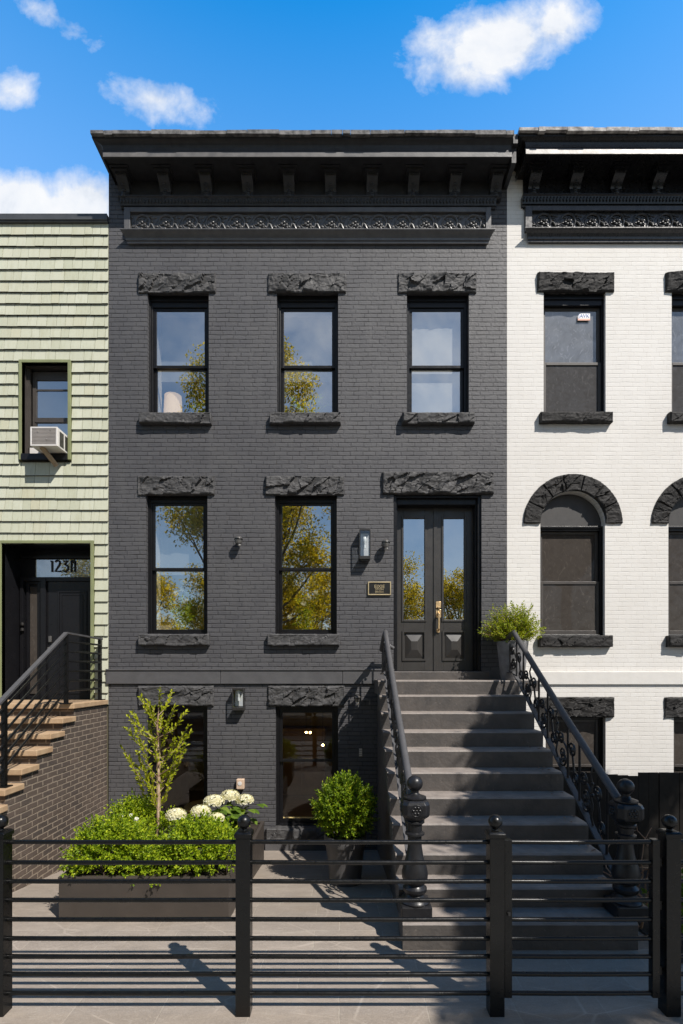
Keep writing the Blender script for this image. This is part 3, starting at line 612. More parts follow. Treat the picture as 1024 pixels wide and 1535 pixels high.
for i in range(3):
    o = pitch*i
    w = window(white, 'window', wt[i][0], wt[i][1], WZ(622), WZ(437), WZ(540), M['frame'], M['frame_brown'], M['glass_dusty'], M['glass_screen'], yf=8.07, cw=.025, sw=.05,
           lintel=(WX(805)+o, WX(920)+o, WZ(437), WZ(410)), sill=(WX(808)+o, WX(915)+o, WZ(636), WZ(621)), rockm=M['rock_black'], seed=41+i, head=.17, flip=True)
    if i == 0:
        sx, sz, sy = WX(878)+.03, WZ(467), 8.12
        mb = MB(); n = 8; prof = [(-.10,-.06),(.10,-.06),(.10,.055),(-.04,.055),(-.075,.045),(-.095,.015)]
        mb.add([(sx+x, sy, sz+z) for x, z in prof] + [(sx+x, sy+.003, sz+z) for x, z in prof], [tuple(range(6)), tuple(range(11,5,-1))] + [(k, (k+1)%6, 6+(k+1)%6, 6+k) for k in range(6)])
        st = mb.build('sticker', M['sticker_white'], w)
        mb = MB(); mb.box(sx-.098, sx+.098, sy-.004, sy-.0005, sz-.058, sz-.03); mb.build('sticker_band', M['sticker_orange'], w)
        text('sticker_letters', 'JAVK', .085, (sx, sy-.002, sz+.012), M['sticker_blue'], w, sx=.95)
    cx = ARC[0]+o
    aw = window(white, 'window', cx-ARC[1], cx+ARC[1], WZ(953), WZ(787), WZ(872), M['frame'], M['frame_brown'], M['glass_brown'], M['glass_brown'], yf=8.08, cw=.04, sw=.045,
           sill=(WX(806)+o, WX(915)+o, WZ(970), WZ(953)), rockm=M['rock_black'], seed=51+i, head=.07, flip=True)
    rock(lambda u, v: (cx + (.515+.265*v)*math.cos(PI*(1-u)), ARC[2] + (.515+.265*v)*math.sin(PI*(1-u))), 140, 16, YW, .04, .04, 61+i, 'arched_lintel', M['rock_black'], aw, joints=7)
    mb = MB(); P = [(cx - .512*math.cos(PI*k/24), ARC[2]-.02 + .512*math.sin(PI*k/24)) for k in range(25)]
    mb.add([(x, 8.115, z) for x, z in P] + [(x, 8.14, z) for x, z in P], [tuple(range(25)), tuple(range(49,24,-1))] + [(k, (k+1)%25, 25+(k+1)%25, 25+k) for k in range(25)])
    mb.build('tympanum', M['tympanum'], aw)
    window(white, 'window', WX(818)+o, WX(908)+o, WZ(1215), WZ(1074), WZ(1150), M['frame'], M['frame_brown'], M['glass_brown'], M['glass_brown'], yf=8.10, cw=.05, sw=.05,
           lintel=(WX(804)+o, WX(920)+o, WZ(1074), WZ(1045)), rockm=M['rock_black'], seed=71+i, head=.06)
cornice(white, 2.617, WX1, .045, M['cornice_black_shaded'], M['frieze_black_lit'], M['fascia_glare'], M['tar_pale'], [(803-CX)*7.85/F+.645*i for i in range(11)], 0,
        (WX(779)+.02, WX1), (WX(786), WX1, WZ(350), WZ(313)), (WX(796), WX1-.1, WZ(347), WZ(320)), (WX(783), WX1+.1, WZ(351)), 9, mitre=1.9, npitch=.374)
# ------------------------------------------------------------------ green shingled house
GX0, GX1 = -9.5, DX0-.002
green = thing('shingled_house', 'pale green shingled house with deep black doorway and flat grey coping', 'house', (-6.5, 9, gz(8)))
GW = (WX(34), WX(103), WZ(690), WZ(545)); GD = (WX(4), WX(137), 1.90, WZ(815))
mb = MB(); wall_holes(mb, GX0, GX1, -.75, 9.46, YW+.02, [GW, GD], .02); mb.quad((GX0,YW+.02,-.75), (GX0,19,-.75), (GX0,19,9.46), (GX0,YW+.02,9.46)); mb.build('sheathing', M['underlay'], green)
mb = MB(); mb.box(GX0, GX1, YW+.02, 19, 9.44, 9.47); mb.build('roof', M['tar'], green)
mb = MB(); mb.box(GX0, GX1-.004, YW-.05, YW+.25, WZ(333), WZ(325)+.01); mb.box(GX0, GX1-.004, YW-.035, YW+.02, WZ(333)-.02, WZ(333)); mb.build('coping', M['coping'], green, bevel=.004)
mb = MB(); rnd = random.Random(3); ch = .1806; z = 9.44-ch; row = 0
cuts = [(GW[0]-.05, GW[1]+.05, GW[2]-.02, GW[3]+.05), (GD[0]-.05, GD[1]+.05, -2, GD[3]+.05)]
while z > 1.72:
    spans = [(GX0, GX1-.002)]
    for c in cuts:
        if z+ch*.5 > c[2] and z+ch*.35 < c[3]:
            ns = []
            for s, e in spans:
                if c[0] > s: ns.append((s, min(e, c[0])))
                if c[1] < e: ns.append((max(s, c[1]), e))
            spans = [t for t in ns if t[1]-t[0] > .02]
    for s, e in spans:
        x = s if s > GX0 else s - rnd.uniform(0, .1); wave = lambda xx: .004*noise.noise(Vector((xx*1.7, row*3.1, 0)))
        while x < e:
            w = rnd.choice((.125, .14, .155, .17, .2, .225)); b = min(x+w, e)
            if e-b < .04: b = e
            o = rnd.uniform(-.0015, .0015); dz0 = wave(x)+rnd.uniform(-.0025,.0025); g_ = .0032
            yb = YW-.017+o; yt = YW+.012
            mb.add([(x+g_,yb,z+dz0),(b-g_,yb,z+dz0),(b-g_,yt,z+ch+.03),(x+g_,yt,z+ch+.03),(x+g_,YW+.015,z+dz0+.003),(b-g_,YW+.015,z+dz0+.003)], [(0,1,2,3),(0,4,5,1),(0,3,4),(1,5,2)])
            x = b
    z -= ch; row += 1
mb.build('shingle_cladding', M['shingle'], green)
def trim(r, bottom=True):
    mb = MB(); a, b, c, d = r; w = .045
    mb.box(a-w, a, YW-.035, YW+.06, c, d+w); mb.box(b, b+w, YW-.035, YW+.06, c, d+w); mb.box(a, b, YW-.035, YW+.06, d, d+w)
    return mb
gw = trim(GW).build('window_casing', M['trim_green'], green, bevel=.004)
mb = MB(); a, b, c, d = GW
mb.quad((a,YW-.02,c),(a,YW-.02,d),(a,YW+.3,d),(a,YW+.3,c)); mb.quad((b,YW-.02,c),(b,YW+.3,c),(b,YW+.3,d),(b,YW-.02,d)); mb.quad((a,YW-.02,d),(b,YW-.02,d),(b,YW+.3,d),(a,YW+.3,d))
mb.box(a+.0, a+.05, YW+.1, YW+.14, c, d); rect_frame(mb, a+.06, b-.01, c+.05, d-.04, .06, YW+.16, YW+.2, wt=.13); mb.box(a+.12, b-.02, YW+.165, YW+.2, WZ(576)-.012, WZ(576)+.012)
mb.box(a+.1, b-.02, YW+.15, YW+.21, WZ(622)-.04, WZ(622)+.03)
mb.build('window_sash', M['frame_brown'], gw)
mb = MB(); mb.box(a, b, YW-.05, YW+.15, c-.01, c+.09); mb.build('window_sill', M['door_black'], gw, bevel=.005)
mb = MB(); mb.box(a+.12, b-.07, YW+.178, YW+.182, c+.1, d-.17); mb.build('window_pane', M['glass'], gw)
mb = MB(); mb.box(GW[0]-.1, GW[1]+.1, YW+.55, YW+.57, c-.1, d+.1); mb.build('drawn_curtain', M['room'], gw)
gd = trim(GD).build('doorway_casing', M['trim_green'], green, bevel=.004)
mb = MB(); a, b, c, d = GD; yb = YW+.45
mb.quad((a,YW-.02,c),(a,YW-.02,d),(a,yb,d),(a,yb,c)); mb.quad((b,YW-.02,c),(b,yb,c),(b,yb,d),(b,YW-.02,d)); mb.quad((a,YW-.02,d),(b,YW-.02,d),(b,yb,d),(a,yb,d)); mb.quad((a,yb,c),(b,yb,c),(b,yb,d),(a,yb,d))
mb.build('doorway_lining', M['door_black'], green)
g = lambda px, py: at(px, py, yb)
mb = MB()
for p, q in ((33.5, 38.5), (64, 72)): mb.box(g(p,0).x, g(q,0).x, yb-.07, yb, c, g(0,868).z)
mb.box(g(33.5,0).x, g(139,0).x, yb-.06, yb, g(0,872).z, g(0,866).z); mb.box(g(33.5,0).x, g(139,0).x, yb-.05, yb, g(0,838).z, g(0,834).z)
mb.build('doorway_frame', M['door_black'], green, bevel=.004)
mb = MB(); mb.box(g(72,0).x, g(139,0).x, yb-.03, yb-.002, c+.01, g(0,872).z); rect_frame(mb, g(88,0).x, g(132,0).x, g(0,1040).z, g(0,886).z, .03, yb-.042, yb-.03); rect_frame(mb, g(94,0).x, g(126,0).x, g(0,1034).z, g(0,892).z, .012, yb-.036, yb-.03)
fd = mb.build('front_door', M['door_black'], green, bevel=.004)
mb = MB(); kx, kz = g(77.5, 962).x, g(77.5, 962).z; mb.box(kx-.025, kx+.025, yb-.06, yb-.03, kz-.01, kz+.09); mb.lathe([(.001,-.03),(.03,-.02),(.034,0),(.03,.02),(.001,.03)], (kx, yb-.075, kz-.12), 14); mb.build('lock', M['steel'], fd, bevel=.004)
mb = MB(); rect_frame(mb, g(41,0).x, g(62,0).x, c+.01, g(0,872).z, .05, yb-.03, yb-.002); sl = mb.build('sidelight', M['door_black'], green, bevel=.004)
mb = MB(); mb.box(g(46,0).x, g(58,0).x, yb-.014, yb-.01, g(0,1040).z, g(0,880).z); mb.build('sidelight_pane', M['glass_brown'], sl)
mb = MB(); kx, kz = g(39, 940).x, g(39, 940).z
for q in (.04, -.05): mb.lathe([(.001,-.03),(.026,-.02),(.028,0),(.026,.02),(.001,.03)], (kx-.005, yb-.09, kz+q), 12)
mb.build('door_bell', M['dark_metal'], green)
mb = MB(); tx0, tx1, tz0, tz1 = g(54.5,0).x, g(136.5,0).x, g(0,866).z, g(0,839.5).z
mb.box(tx0, tx1, yb-.02, yb-.004, tz0, tz1); tr = mb.build('transom_pane', M['transom'], green)
# house number 123A in slender deco strokes
mb = MB(); ns = (tx1-tx0)/82.0
def num(pts, r=.016): mb.tube([(g(x,0).x, yb-.026, g(0,y).z) for x, y in pts], r, 6)
num([(77.5,842),(79.7,841.5),(79.7,857.8)]); num([(84.2,843),(86,841.2),(88.5,841),(91,842.5),(91.3,845),(90,848),(84,857),(93,857)])
num([(96.5,842),(103,841),(98,847),(101,847.5),(103.5,850.5),(103,855),(99.5,857.6),(95.5,856)])
num([(108.5,857.8),(108.5,841)]); num([(113.7,857.8),(113.7,841)]); num([(107,843.8),(114,843.2)], .012); num([(108.5,841),(113.7,841)], .012)
mb.build('house_number', M['door_black'], tr)
# ------------------------------------------------------------------ left stoop with its rail
stoop = thing('brick_stoop', 'brown brick stoop with tan stone slab treads rising to the green house', 'stoop', (-4.45, 6.5, gz(6)))
LS = [(6.95,1.93),(6.67,1.755),(6.39,1.585),(6.10,1.42),(5.81,1.25),(5.52,1.08),(5.24,.91),(4.95,.74),(4.66,.56),(4.37,.38),(4.09,.2)]
sx0, sx1 = -5.36, -3.70
mb = MB()
for k, (y, z) in enumerate(LS):
    yb_ = 7.995 if k == 0 else LS[k-1][0]+.06; mb.box(sx0, sx1, y+.06, yb_, gz(8)-.4, z-.07)
mb.build('brick_body', M['brown_brick'], stoop)
for k, (y, z) in enumerate(LS):
    yb_ = 7.97 if k == 0 else LS[k-1][0]+.055; mb = MB(); mb.box(sx0-.02, sx1+.035, y, yb_, z-.07, z); mb.build('slab_tread', M['slab'], stoop, bevel=.008)
lr = thing('stair_railing', 'black flat bar railing with slanted parallel bars on the brick stoop', 'railing', (-3.76, 6.8, 1.5))
rx = -3.765
pts_low, pts_up, pts_wall = Vector((rx,5.66,2.08)), Vector((rx,6.93,2.90)), Vector((rx+.02,7.9,2.90))
ext = pts_low - (pts_up-pts_low)*.75
mb = MB(); mb.tube([ext, pts_low, pts_up, pts_wall + Vector((0,0,-.02))], .02, sq=(.028,.012)); mb.build('handrail', M['rail'], lr)
for nm, (y, zb, zt) in (('post', (5.66,1.08,2.08)), ('post', (6.93,1.93,2.88)), ('post', (7.9,1.93,2.87))):
    mb = MB(); mb.box(rx-.022, rx+.022, y-.025, y+.025, zb, zt); mb.box(rx-.06, rx+.06, y-.06, y+.06, zb, zb+.014); mb.build('post', M['black_metal'], lr, bevel=.002)
mb = MB(); mb.box(rx-.022, rx+.022, ext.y-.025, ext.y+.025, .38, ext.z); mb.build('post', M['black_metal'], lr, bevel=.002)
for k in range(6):
    dz = Vector((0,0,-.115-.135*k)); mb = MB(); mb.tube([ext+dz, pts_low+dz, pts_up+dz, pts_wall+dz], .0145, 8); mb.build('bar', M['black_metal'], lr)
# ------------------------------------------------------------------ front stoop
NY = [1020,1042.6,1068.5,1097,1125,1158,1195.5,1235,1280,1331,1384.5]
SD = [7.2-.29*k for k in range(11)]; SZ = [ZC-(NY[k]-HY)*SD[k]/F for k in range(11)]
SX0, SX1 = .52, 2.52
fs = thing('front_stoop', 'charcoal painted stone stoop of eleven steps up to the double doors', 'stoop', (1.5, 6, 0))
for k in range(11):
    zb = SZ[k+1]-.004 if k < 10 else -.02; yb_ = SD[k-1]+.03 if k else 7.995
    mb = MB(); n = 26; x1 = SX1 if k else SX1; rn = random.Random(k)
    if k == 0: zb = SZ[1]-.004
    # front edge slightly worn
    vs = []; 
    for i in range(n+1):
        x = SX0 + (x1-SX0)*i/n; j = .005*noise.noise(Vector((x*3.3, k*5.1, 0))) + .003*noise.noise(Vector((x*11, k*3.7, 2)))
        vs += [(x, SD[k]+.006+j, zb), (x, SD[k]+j, SZ[k]-.016), (x, SD[k]+.014+j, SZ[k]+j*.6), (x, yb_, SZ[k]), (x, yb_, zb)]
    fsx = []
    for i in range(n):
        for q in range(5): r_ = (q+1) % 5; fsx.append((i*5+q, (i+1)*5+q, (i+1)*5+r_, i*5+r_))
    fsx += [(0,1,2,3,4), tuple(n*5+q for q in (4,3,2,1,0))]
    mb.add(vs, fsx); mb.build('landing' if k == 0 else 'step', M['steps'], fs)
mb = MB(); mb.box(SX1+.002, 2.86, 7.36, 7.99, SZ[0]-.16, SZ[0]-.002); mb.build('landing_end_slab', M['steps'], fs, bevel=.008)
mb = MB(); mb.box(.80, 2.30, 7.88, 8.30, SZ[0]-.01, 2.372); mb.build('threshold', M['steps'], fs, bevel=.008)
prof = [(7.99, -.45)] + [(7.99, SZ[1]-.01)]
for k in range(1, 11): prof += [(SD[k-1]+.035 if k > 1 else SD[0]+.035, SZ[k]-.012), (SD[k-1]+.035, (SZ[k+1] if k < 10 else 0)-.012)]
prof += [(SD[9]+.035, -.05)]
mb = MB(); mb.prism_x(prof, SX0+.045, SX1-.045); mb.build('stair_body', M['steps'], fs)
# iron railings
def spiral(cy, cz, r0, r1, a0, turns, x, n=22):
    return [(x, cy+(r0+(r1-r0)*k/n)*math.cos(a0+2*PI*turns*k/n), cz+(r0+(r1-r0)*k/n)*math.sin(a0+2*PI*turns*k/n)) for k in range(n+1)]
def railing(x, side, label, stub):
    rl = thing('iron_railing', label, 'railing', (x, 5.9, 1.0), 'scrolled iron railings of the front stoop')
    yt, yb = SD[0]+.03, 4.52
    zt = lambda y: 1.215 + (2.90-1.215)*(y-4.50)/(yt-4.50)          # handrail height
    zl = lambda y: (.40+.155) + (2.246+.11-.555)*(y-4.55)/(yt-4.55)  # bottom rail height
    bend = [(x, yt+.03, zt(yt)+.035), (x, yt+.09, zt(yt)+.03), (x-.005, yt+.25, zt(yt)-.03), (x-.01, yt+.62, zt(yt)-.19)]
    mb = MB(); mb.tube([(x,yb-.08,zt(yb-.08)), (x,yb+.4,zt(yb+.4)-.012), (x,5.6,zt(5.6)-.02), (x,6.4,zt(6.4)-.01), (x,yt-.06,zt(yt-.06)+.008)] + bend, .036, 12); mb.build('handrail', M['rail'], rl)
    if stub:
        mb = MB(); mb.tube([(x+.02,yt+.55,zt(yt)-.12), (x+.10,yt+.56,zt(yt)-.13), (x+.17,yt+.58,zt(yt)-.17)], .03, 10); mb.build('rail_return', M['rail'], rl)
    mb = MB(); mb.tube([(x,yb,zl(yb)-.02), (x,yt-.02,zl(yt-.02)), (x,yt+.05,zl(yt)+.01), (x,yt+.62,zl(yt)-.02)], .02, sq=(.03,.008)); mb.build('bottom_rail', M['rail'], rl)
    ys = [yb+.20+.27*i for i in range(10)]
    for i, y in enumerate(ys):
        mb = MB(); a, b = zl(y), zt(y)
        if i % 3 == 1:
            n = 16; mb.tube([(x+.009*math.cos(k*1.3), y+.009*math.sin(k*1.3)+.02*math.sin(PI*k/n), a+(b-a)*k/n) for k in range(n+1)], .011, 6)
            mb.ball((x, y, a+(b-a)*.45), .02, 8, 6); mb.ball((x, y, a+(b-a)*.62), .017, 8, 6)
        else: mb.tube([(x,y,a),(x,y,b)], .013, 6)
        mb.build('baluster', M['iron'], rl)
    for y in (yt+.2, yt+.4, yt+.58):
        mb = MB(); mb.tube([(x,y,zl(yt)),(x,y,zt(yt)-.05-.3*(y-yt-.03))], .012, 6); mb.build('baluster', M['iron'], rl)
    sl = (2.90-1.215)/(yt-4.50)
    for i, y in enumerate(ys):
        m_ = y+.135; a, b = zl(m_), zt(m_); h = b-a; r = .082
        k0, k1 = (m_-.03, a+.085+ (0 if i % 2 else .02)), (m_+.035, a+h*(.50 if i % 2 else .62))
        mb = MB()
        if i % 2 == 0:   # S scroll: low spiral, sweep up, high spiral
            p1 = spiral(k0[0], k0[1], .012, r, .6, 1.5, x); p2 = spiral(k1[0], k1[1], r, .012, .6+PI+PI, 1.5, x)
            e = Vector(p1[-1]); s = Vector(p2[0]); t = [tuple(e.lerp(s, q) + Vector((0, .03*math.sin(2*PI*q), 0))) for q in (.25,.5,.75)]
            mb.tube(p1 + t + p2, .0118, 6)
        else:            # pair of facing spirals joined by a sweeping stem to the next bar
            mb.tube(spiral(k0[0]+.01, k0[1]+.01, .012, r*1.05, 2.4, 1.6, x), .0118, 6)
            p2 = spiral(k1[0], k1[1], r*.95, .012, -.5, 1.55, x); e = Vector((x, m_-.13, a+h*.30)); s = Vector(p2[0])
            mb.tube([tuple(e)] + [tuple(e.lerp(s, q) + Vector((0, 0, .06*math.sin(PI*q)))) for q in (.2,.4,.6,.8)] + p2, .0118, 6)
            mb.tube(spiral(k1[0]-.03, k1[1]-.16, .01, r*.8, 1.2, 1.4, x), .011, 6)
        mb.build('scroll', M['iron'], rl)
    for y, z in ((yt+.12, zl(yt)+.09), (yt+.29, zl(yt)+.43), (yt+.30, zl(yt)+.11), (yt+.5, zl(yt)+.36)):
        mb = MB(); mb.tube(spiral(y, z, .01, .06, y*5, 1.5, x), .0118, 6); mb.build('scroll', M['iron'], rl)
    return rl
railing(.63, -1, 'scrolled iron railing along the open left edge of the stoop, above the potted ball shrub', True)
railing(2.47, 1, 'scrolled iron railing on the stoop side next to the white house', False)
# newel posts
def newel(x, y, z, lift):
    t = thing('newel_post', '', 'newel post', (x, y, z), 'cast iron newel posts at the foot of the stoop')
    mb = MB(); mb.box(x-.135, x+.135, y-.12, y+.135, z, z+.12); mb.build('plinth', M['iron'], t, bevel=.015)
    mb = MB(); mb.lathe([(.125,.118),(.13,.13),(.12,.15),(.09,.165),(.078,.19),(.09,.20),(.105,.22),(.105,.245),(.085,.26),(.075,.275),(.095,.29),(.113,.33),(.115,.37),(.10,.44),(.075,.52),(.062,.60),(.058,.655),(.06,.70+lift*.5),(.085,.71+lift*.5),(.085,.725+lift*.5),(.062,.735+lift*.5),(.064,.80+lift),(.085,.815+lift),(.085,.83+lift),(.075,.84+lift)], (x, y, z), 28)
    mb.build('shaft', M['iron'], t)
    mb = MB(); rings = []
    for q, w, ch in ((.835,.072,.045),(.855,.09,.05),(.88,.113,.046),(.90,.118,.038),(.985,.118,.038),(1.01,.108,.04),(1.02,.095,.042)):
        rings.append([(x+a*w+(-1 if a > 0 else 1)*0, y+b*w, z+q+lift) for a, b in ((-1+ch/w,-1),(1-ch/w,-1),(1,-1+ch/w),(1,1-ch/w),(1-ch/w,1),(-1+ch/w,1),(-1,1-ch/w),(-1,-1+ch/w))])
    mb.loft(rings, False); hd = mb.build('head', M['iron'], t, bevel=.005)
    for nx, ny in ((0,-1), (-1,0), (1,0)):
        mb = MB(); o = Vector((x+nx*.117, y+ny*.117, z+.943+lift)); u = Vector((-ny, nx, 0)); w = Vector((0,0,1))
        mb.tube([tuple(o+u*.05*math.cos(k*PI/9)+w*.05*math.sin(k*PI/9)) for k in range(19)], .004, 5)
        for k in range(6):
            c = o + u*.028*math.cos(k*PI/3) + w*.028*math.sin(k*PI/3); mb.ball(tuple(c), .013, 6, 5)
        mb.ball(tuple(o), .01, 6, 5); mb.build('rosette', M['iron'], hd)
    mb = MB(); mb.lathe([(.092,1.02),(.1,1.028),(.1,1.04),(.07,1.05),(.045,1.06),(.034,1.075),(.036,1.10)], (x, y, z+lift), 24); mb.build('collar', M['iron'], t)
    mb = MB(); mb.ball((x, y, z+lift+1.155), .07, 24, 16); mb.build('ball_finial', M['iron'], t)
    return t
n1 = newel(.645, 4.46, SZ[10], .0); n1['label'] = 'cast iron newel post with ball top standing beside the sunlit end of the steps'
n2 = newel(2.50, 4.46, SZ[10], -.03); n2['label'] = 'shaded cast iron newel post with ball top in front of the black board fence'
# ------------------------------------------------------------------ street fence and gate
FY = 3.52
def fx(px): return (px-CX)*FY/F
RZ = [ZC-(y-HY)*FY/F for y in (1262,1292.6,1321,1349,1378,1406.6,1433.6,1460,1488.7)]
def fpost(parent, x):
    mb = MB(); mb.box(x-.05, x+.05, FY-.05, FY+.05, -.01, 1.235); p = mb.build('post', M['black_metal'], parent, bevel=.003)
    mb = MB(); mb.box(x-.058, x+.058, FY-.058, FY+.058, 1.225, 1.252)
    mb.loft([[(x+a*w, FY+b*w, z) for a, b in ((-1,-1),(1,-1),(1,1),(-1,1))] for w, z in ((.058,1.252),(.045,1.264),(.03,1.268))], False)
    mb.lathe([(.022,1.262),(.018,1.275),(.024,1.285)], (x, FY, 0), 16); mb.build('cap', M['black_metal'], p, bevel=.002)
    mb = MB(); mb.ball((x, FY, 1.325), .048, 20, 14); mb.build('ball_finial', M['black_metal'], p)
def frails(parent, x0, x1):
    for z in RZ:
        mb = MB(); mb.tube([(x0,FY,z),(x0*.7+x1*.3,FY,z-.002),(x0*.3+x1*.7,FY,z-.002),(x1,FY,z)], .0155, 10); mb.build('rail', M['black_metal'], parent)
fl = thing('metal_fence', 'black metal fence of level round rails before the planters and stoop', 'fence', (-1.0, FY, 0))
xs = [fx(366)-1.75, fx(366), fx(742.5)]; 
px0 = fx(1)
for x in (px0, fx(366), fx(742.5)): fpost(fl, x)
for a, b in ((px0-1.7, px0-.045), (px0+.045, fx(366)-.045), (fx(366)+.045, fx(742.5)-.045)): frails(fl, a, b)
fr = thing('metal_fence', 'black metal fence end beyond the gate, with tall square ball topped post', 'fence', (2.4, FY, 0))
fpost(fr, fx(1003.5)); frails(fr, fx(1003.5)+.045, fx(1003.5)+1.9)
gt = thing('metal_gate', 'black metal gate with level rails in front of the stoop steps', 'gate', (1.6, FY, .1))
ga, gb = fx(760.5), fx(981)
for x in (ga, gb): 
    mb = MB(); mb.box(x-.026, x+.026, FY-.026, FY+.026, RZ[-1]-.02, RZ[0]+.02); mb.build('stile', M['black_metal'], gt, bevel=.003)
frails(gt, ga+.02, gb-.02)
mb = MB()
for z in (.3, .75, 1.05): mb.lathe([(.012,-.03),(.012,.03)], (gb+.036, FY-.01, z), 10); mb.box(gb+.02, gb+.06, FY-.012, FY+.006, z-.01, z+.01)
mb.build('hinge', M['black_metal'], gt)
mb = MB(); mb.box(ga-.036, ga-.028, FY-.02, FY+.02, .62, .75); mb.lathe([(.001,-.012),(.012,-.01),(.012,.01),(.001,.012)], (ga, FY-.034, .7), 10); mb.build('latch', M['dark_metal'], gt)
# ------------------------------------------------------------------ board fence of the white house yard
mb = MB(); x = 2.62; k = 0; rn = random.Random(5)
tops = [1.05,1.045,1.04,1.03,1.02,1.01,.995,.985,.975,.965]
while x < 8.5:
    w = .138; top = tops[k] if k < len(tops) else 1.01 + .02*noise.noise(Vector((k*.7,0,0)))
    y = 6.82 + rn.uniform(-.006,.006); mb.add([(x+.002,y,gz(6.9)-.1),(x+w-.002,y,gz(6.9)-.1),(x+w-.002,y,top-rn.uniform(0,.012)),(x+.002,y,top+rn.uniform(0,.004)),(x+.002,y+.02,gz(6.9)-.1),(x+w-.002,y+.02,gz(6.9)-.1),(x+w-.002,y+.02,top),(x+.002,y+.02,top)],
        [(0,1,2,3),(7,6,5,4),(3,2,6,7),(1,5,6,2),(0,3,7,4),(0,4,5,1)]); x += w; k += 1
bf = thing('board_fence', 'low black stained board fence in front of the white house', 'fence', (5.2, 6.83, gz(6.9)))
mb.build('boards', M['boards'], bf)
mb = MB(); mb.box(2.62, 8.5, 6.845, 6.885, .62, .71); mb.box(2.62, 8.5, 6.845, 6.885, .05, .14); mb.build('back_rails', M['boards'], bf)
# ------------------------------------------------------------------ fixtures on the charcoal wall
def lantern(px, py0, py1, w_px, label):
    x = WX(px); z1, z0 = WZ(py0), WZ(py1); w = w_px/95/2; d = .15; t = thing('wall_lantern', label, 'wall lamp', (x, YW, z0), 'tall glass wall lanterns')
    mb = MB(); mb.box(x-w, x+w, YW-.02, YW+.01, z0, z1); mb.box(x-w-.004, x+w+.004, YW-d, YW-.02, z1-.03, z1); mb.box(x-w-.004, x+w+.004, YW-d, YW-.02, z0, z0+.05)
    for sx in (-1, 1):
        mb.box(x+sx*w-.008, x+sx*w+.008, YW-d, YW-d+.016, z0+.05, z1-.03)
    mb.box(x-w*.8, x+w*.8, YW-d*.85, YW-.03, z0-.025, z0); mb.build('lantern_frame', M['dark_metal'], t, bevel=.003)
    mb = MB(); mb.box(x-w+.009, x+w-.009, YW-d+.006, YW-d+.009, z0+.05, z1-.03); mb.box(x-w+.003, x-w+.006, YW-d+.017, YW-.021, z0+.05, z1-.03); mb.box(x+w-.006, x+w-.003, YW-d+.017, YW-.021, z0+.05, z1-.03); mb.build('glass_panel', M['lamp_glass'], t)
    mb = MB(); mb.lathe([(.016,.06),(.016,.1),(.012,.12),(.03,.16),(.034,.2),(.026,.235),(.008,.25)], (x, YW-.08, z0+(z1-z0)*.25), 14); mb.build('bulb', M['bulb'], t)
    mb = MB(); mb.box(x-w+.02, x+w-.02, YW-.024, YW-.02, z0+.06, z1-.04); mb.build('reflector', M['white_plastic'], t)
lantern(546.5, 796.5, 841, 15.5, 'tall glass wall lantern by the front double doors')
lantern(359.5, 1031, 1064, 16, 'lower glass wall lantern between the two basement windows')
def spot(px, py, label, sc_=1.0):
    c = Vector((WX(px), YW, WZ(py))); t = thing('security_light', label, 'outdoor light', c, 'small round wall mounted fixtures')
    mb = MB(); mb.tube([c+Vector((0,.01,.02)), c+Vector((0,-.05,.025)), c+Vector((0,-.075,.02))], .02*sc_, 10); mb.lathe([(.001,-.0),(.045*sc_,0),(.045*sc_,.012),(.001,.014)], (c.x, c.y-.0, c.z+.05), 16); mb.build('bracket', M['dark_metal'], t)
    mb = MB(); mb.lathe([(.02,-.055),(.045,-.05),(.058,-.01),(.06,.02),(.057,.045),(.035,.065),(.001,.07)] if sc_ == 1 else [(.015,-.05),(.04,-.045),(.05,-.005),(.05,.03),(.03,.05),(.001,.055)], (c.x, c.y-.1, c.z), 20); mb.build('housing', M['steel'], t)
    mb = MB(); mb.lathe([(.064,.012),(.066,.016),(.066,.024),(.064,.028)] if sc_ == 1 else [(.054,.0),(.056,.012)], (c.x, c.y-.1, c.z), 20, cap=False); mb.build('dark_band', M['black_metal'], t)
    mb = MB(); mb.ball((c.x+.012, c.y-.105, c.z-.062), .022, 10, 8); mb.build('lens', M['white_plastic'], t)
spot(359.5, 813, 'small round security light between the two parlour windows')
spot(577.5, 818, 'small round security light right of the tall glass lantern')
spot(535.5, 1047, 'small round security light right of the basement window, low on the wall', .85)
pl = thing('wall_plaque', 'small black plaque with brass border and lettering beside the doors', 'plaque', (WX(568.5), YW, WZ(893)))
x0, x1, z0, z1 = WX(551.5), WX(586), WZ(892.5), WZ(872.5)
mb = MB(); mb.box(x0+.01, x1-.01, YW-.022, YW+.01, z0+.01, z1-.01); mb.build('plate', M['plaque'], pl)
mb = MB(); rect_frame(mb, x0, x1, z0, z1, .016, YW-.03, YW+.01); mb.build('border', M['bronze'], pl, bevel=.003)
for s, size, zz, sx in (('EIXIE', .072, .135, 1.05), ('STON', .05, .09, 1.0), ('BROSSA', .036, .05, 1.05)):
    text('lettering', s, size, ((x0+x1)/2, YW-.024, z0+zz), M['bronze'], pl, sx=sx)
t = thing('outlet_box', 'beige plastic outlet box on the wall above the hydrangeas', 'outlet', (WX(361), YW, WZ(1182)))
mb = MB(); mb.box(WX(355.5), WX(367), YW-.07, YW+.01, WZ(1182), WZ(1167)); mb.build('cover', M['beige'], t, bevel=.012)
mb = MB(); mb.lathe([(.001,0),(.03,0),(.034,.008),(.001,.01)], (0,0,0), 14); mb.v = [(WX(361)+v[0], YW-.068-v[2], WZ(1173)+v[1]) for v in mb.v]; mb.build('socket_cap', M['white_plastic'], t)
t = thing('vent_plate', 'small pale louvred vent plate on the wall beside the stoop', 'vent', (WX(540.5), YW, WZ(1134)))
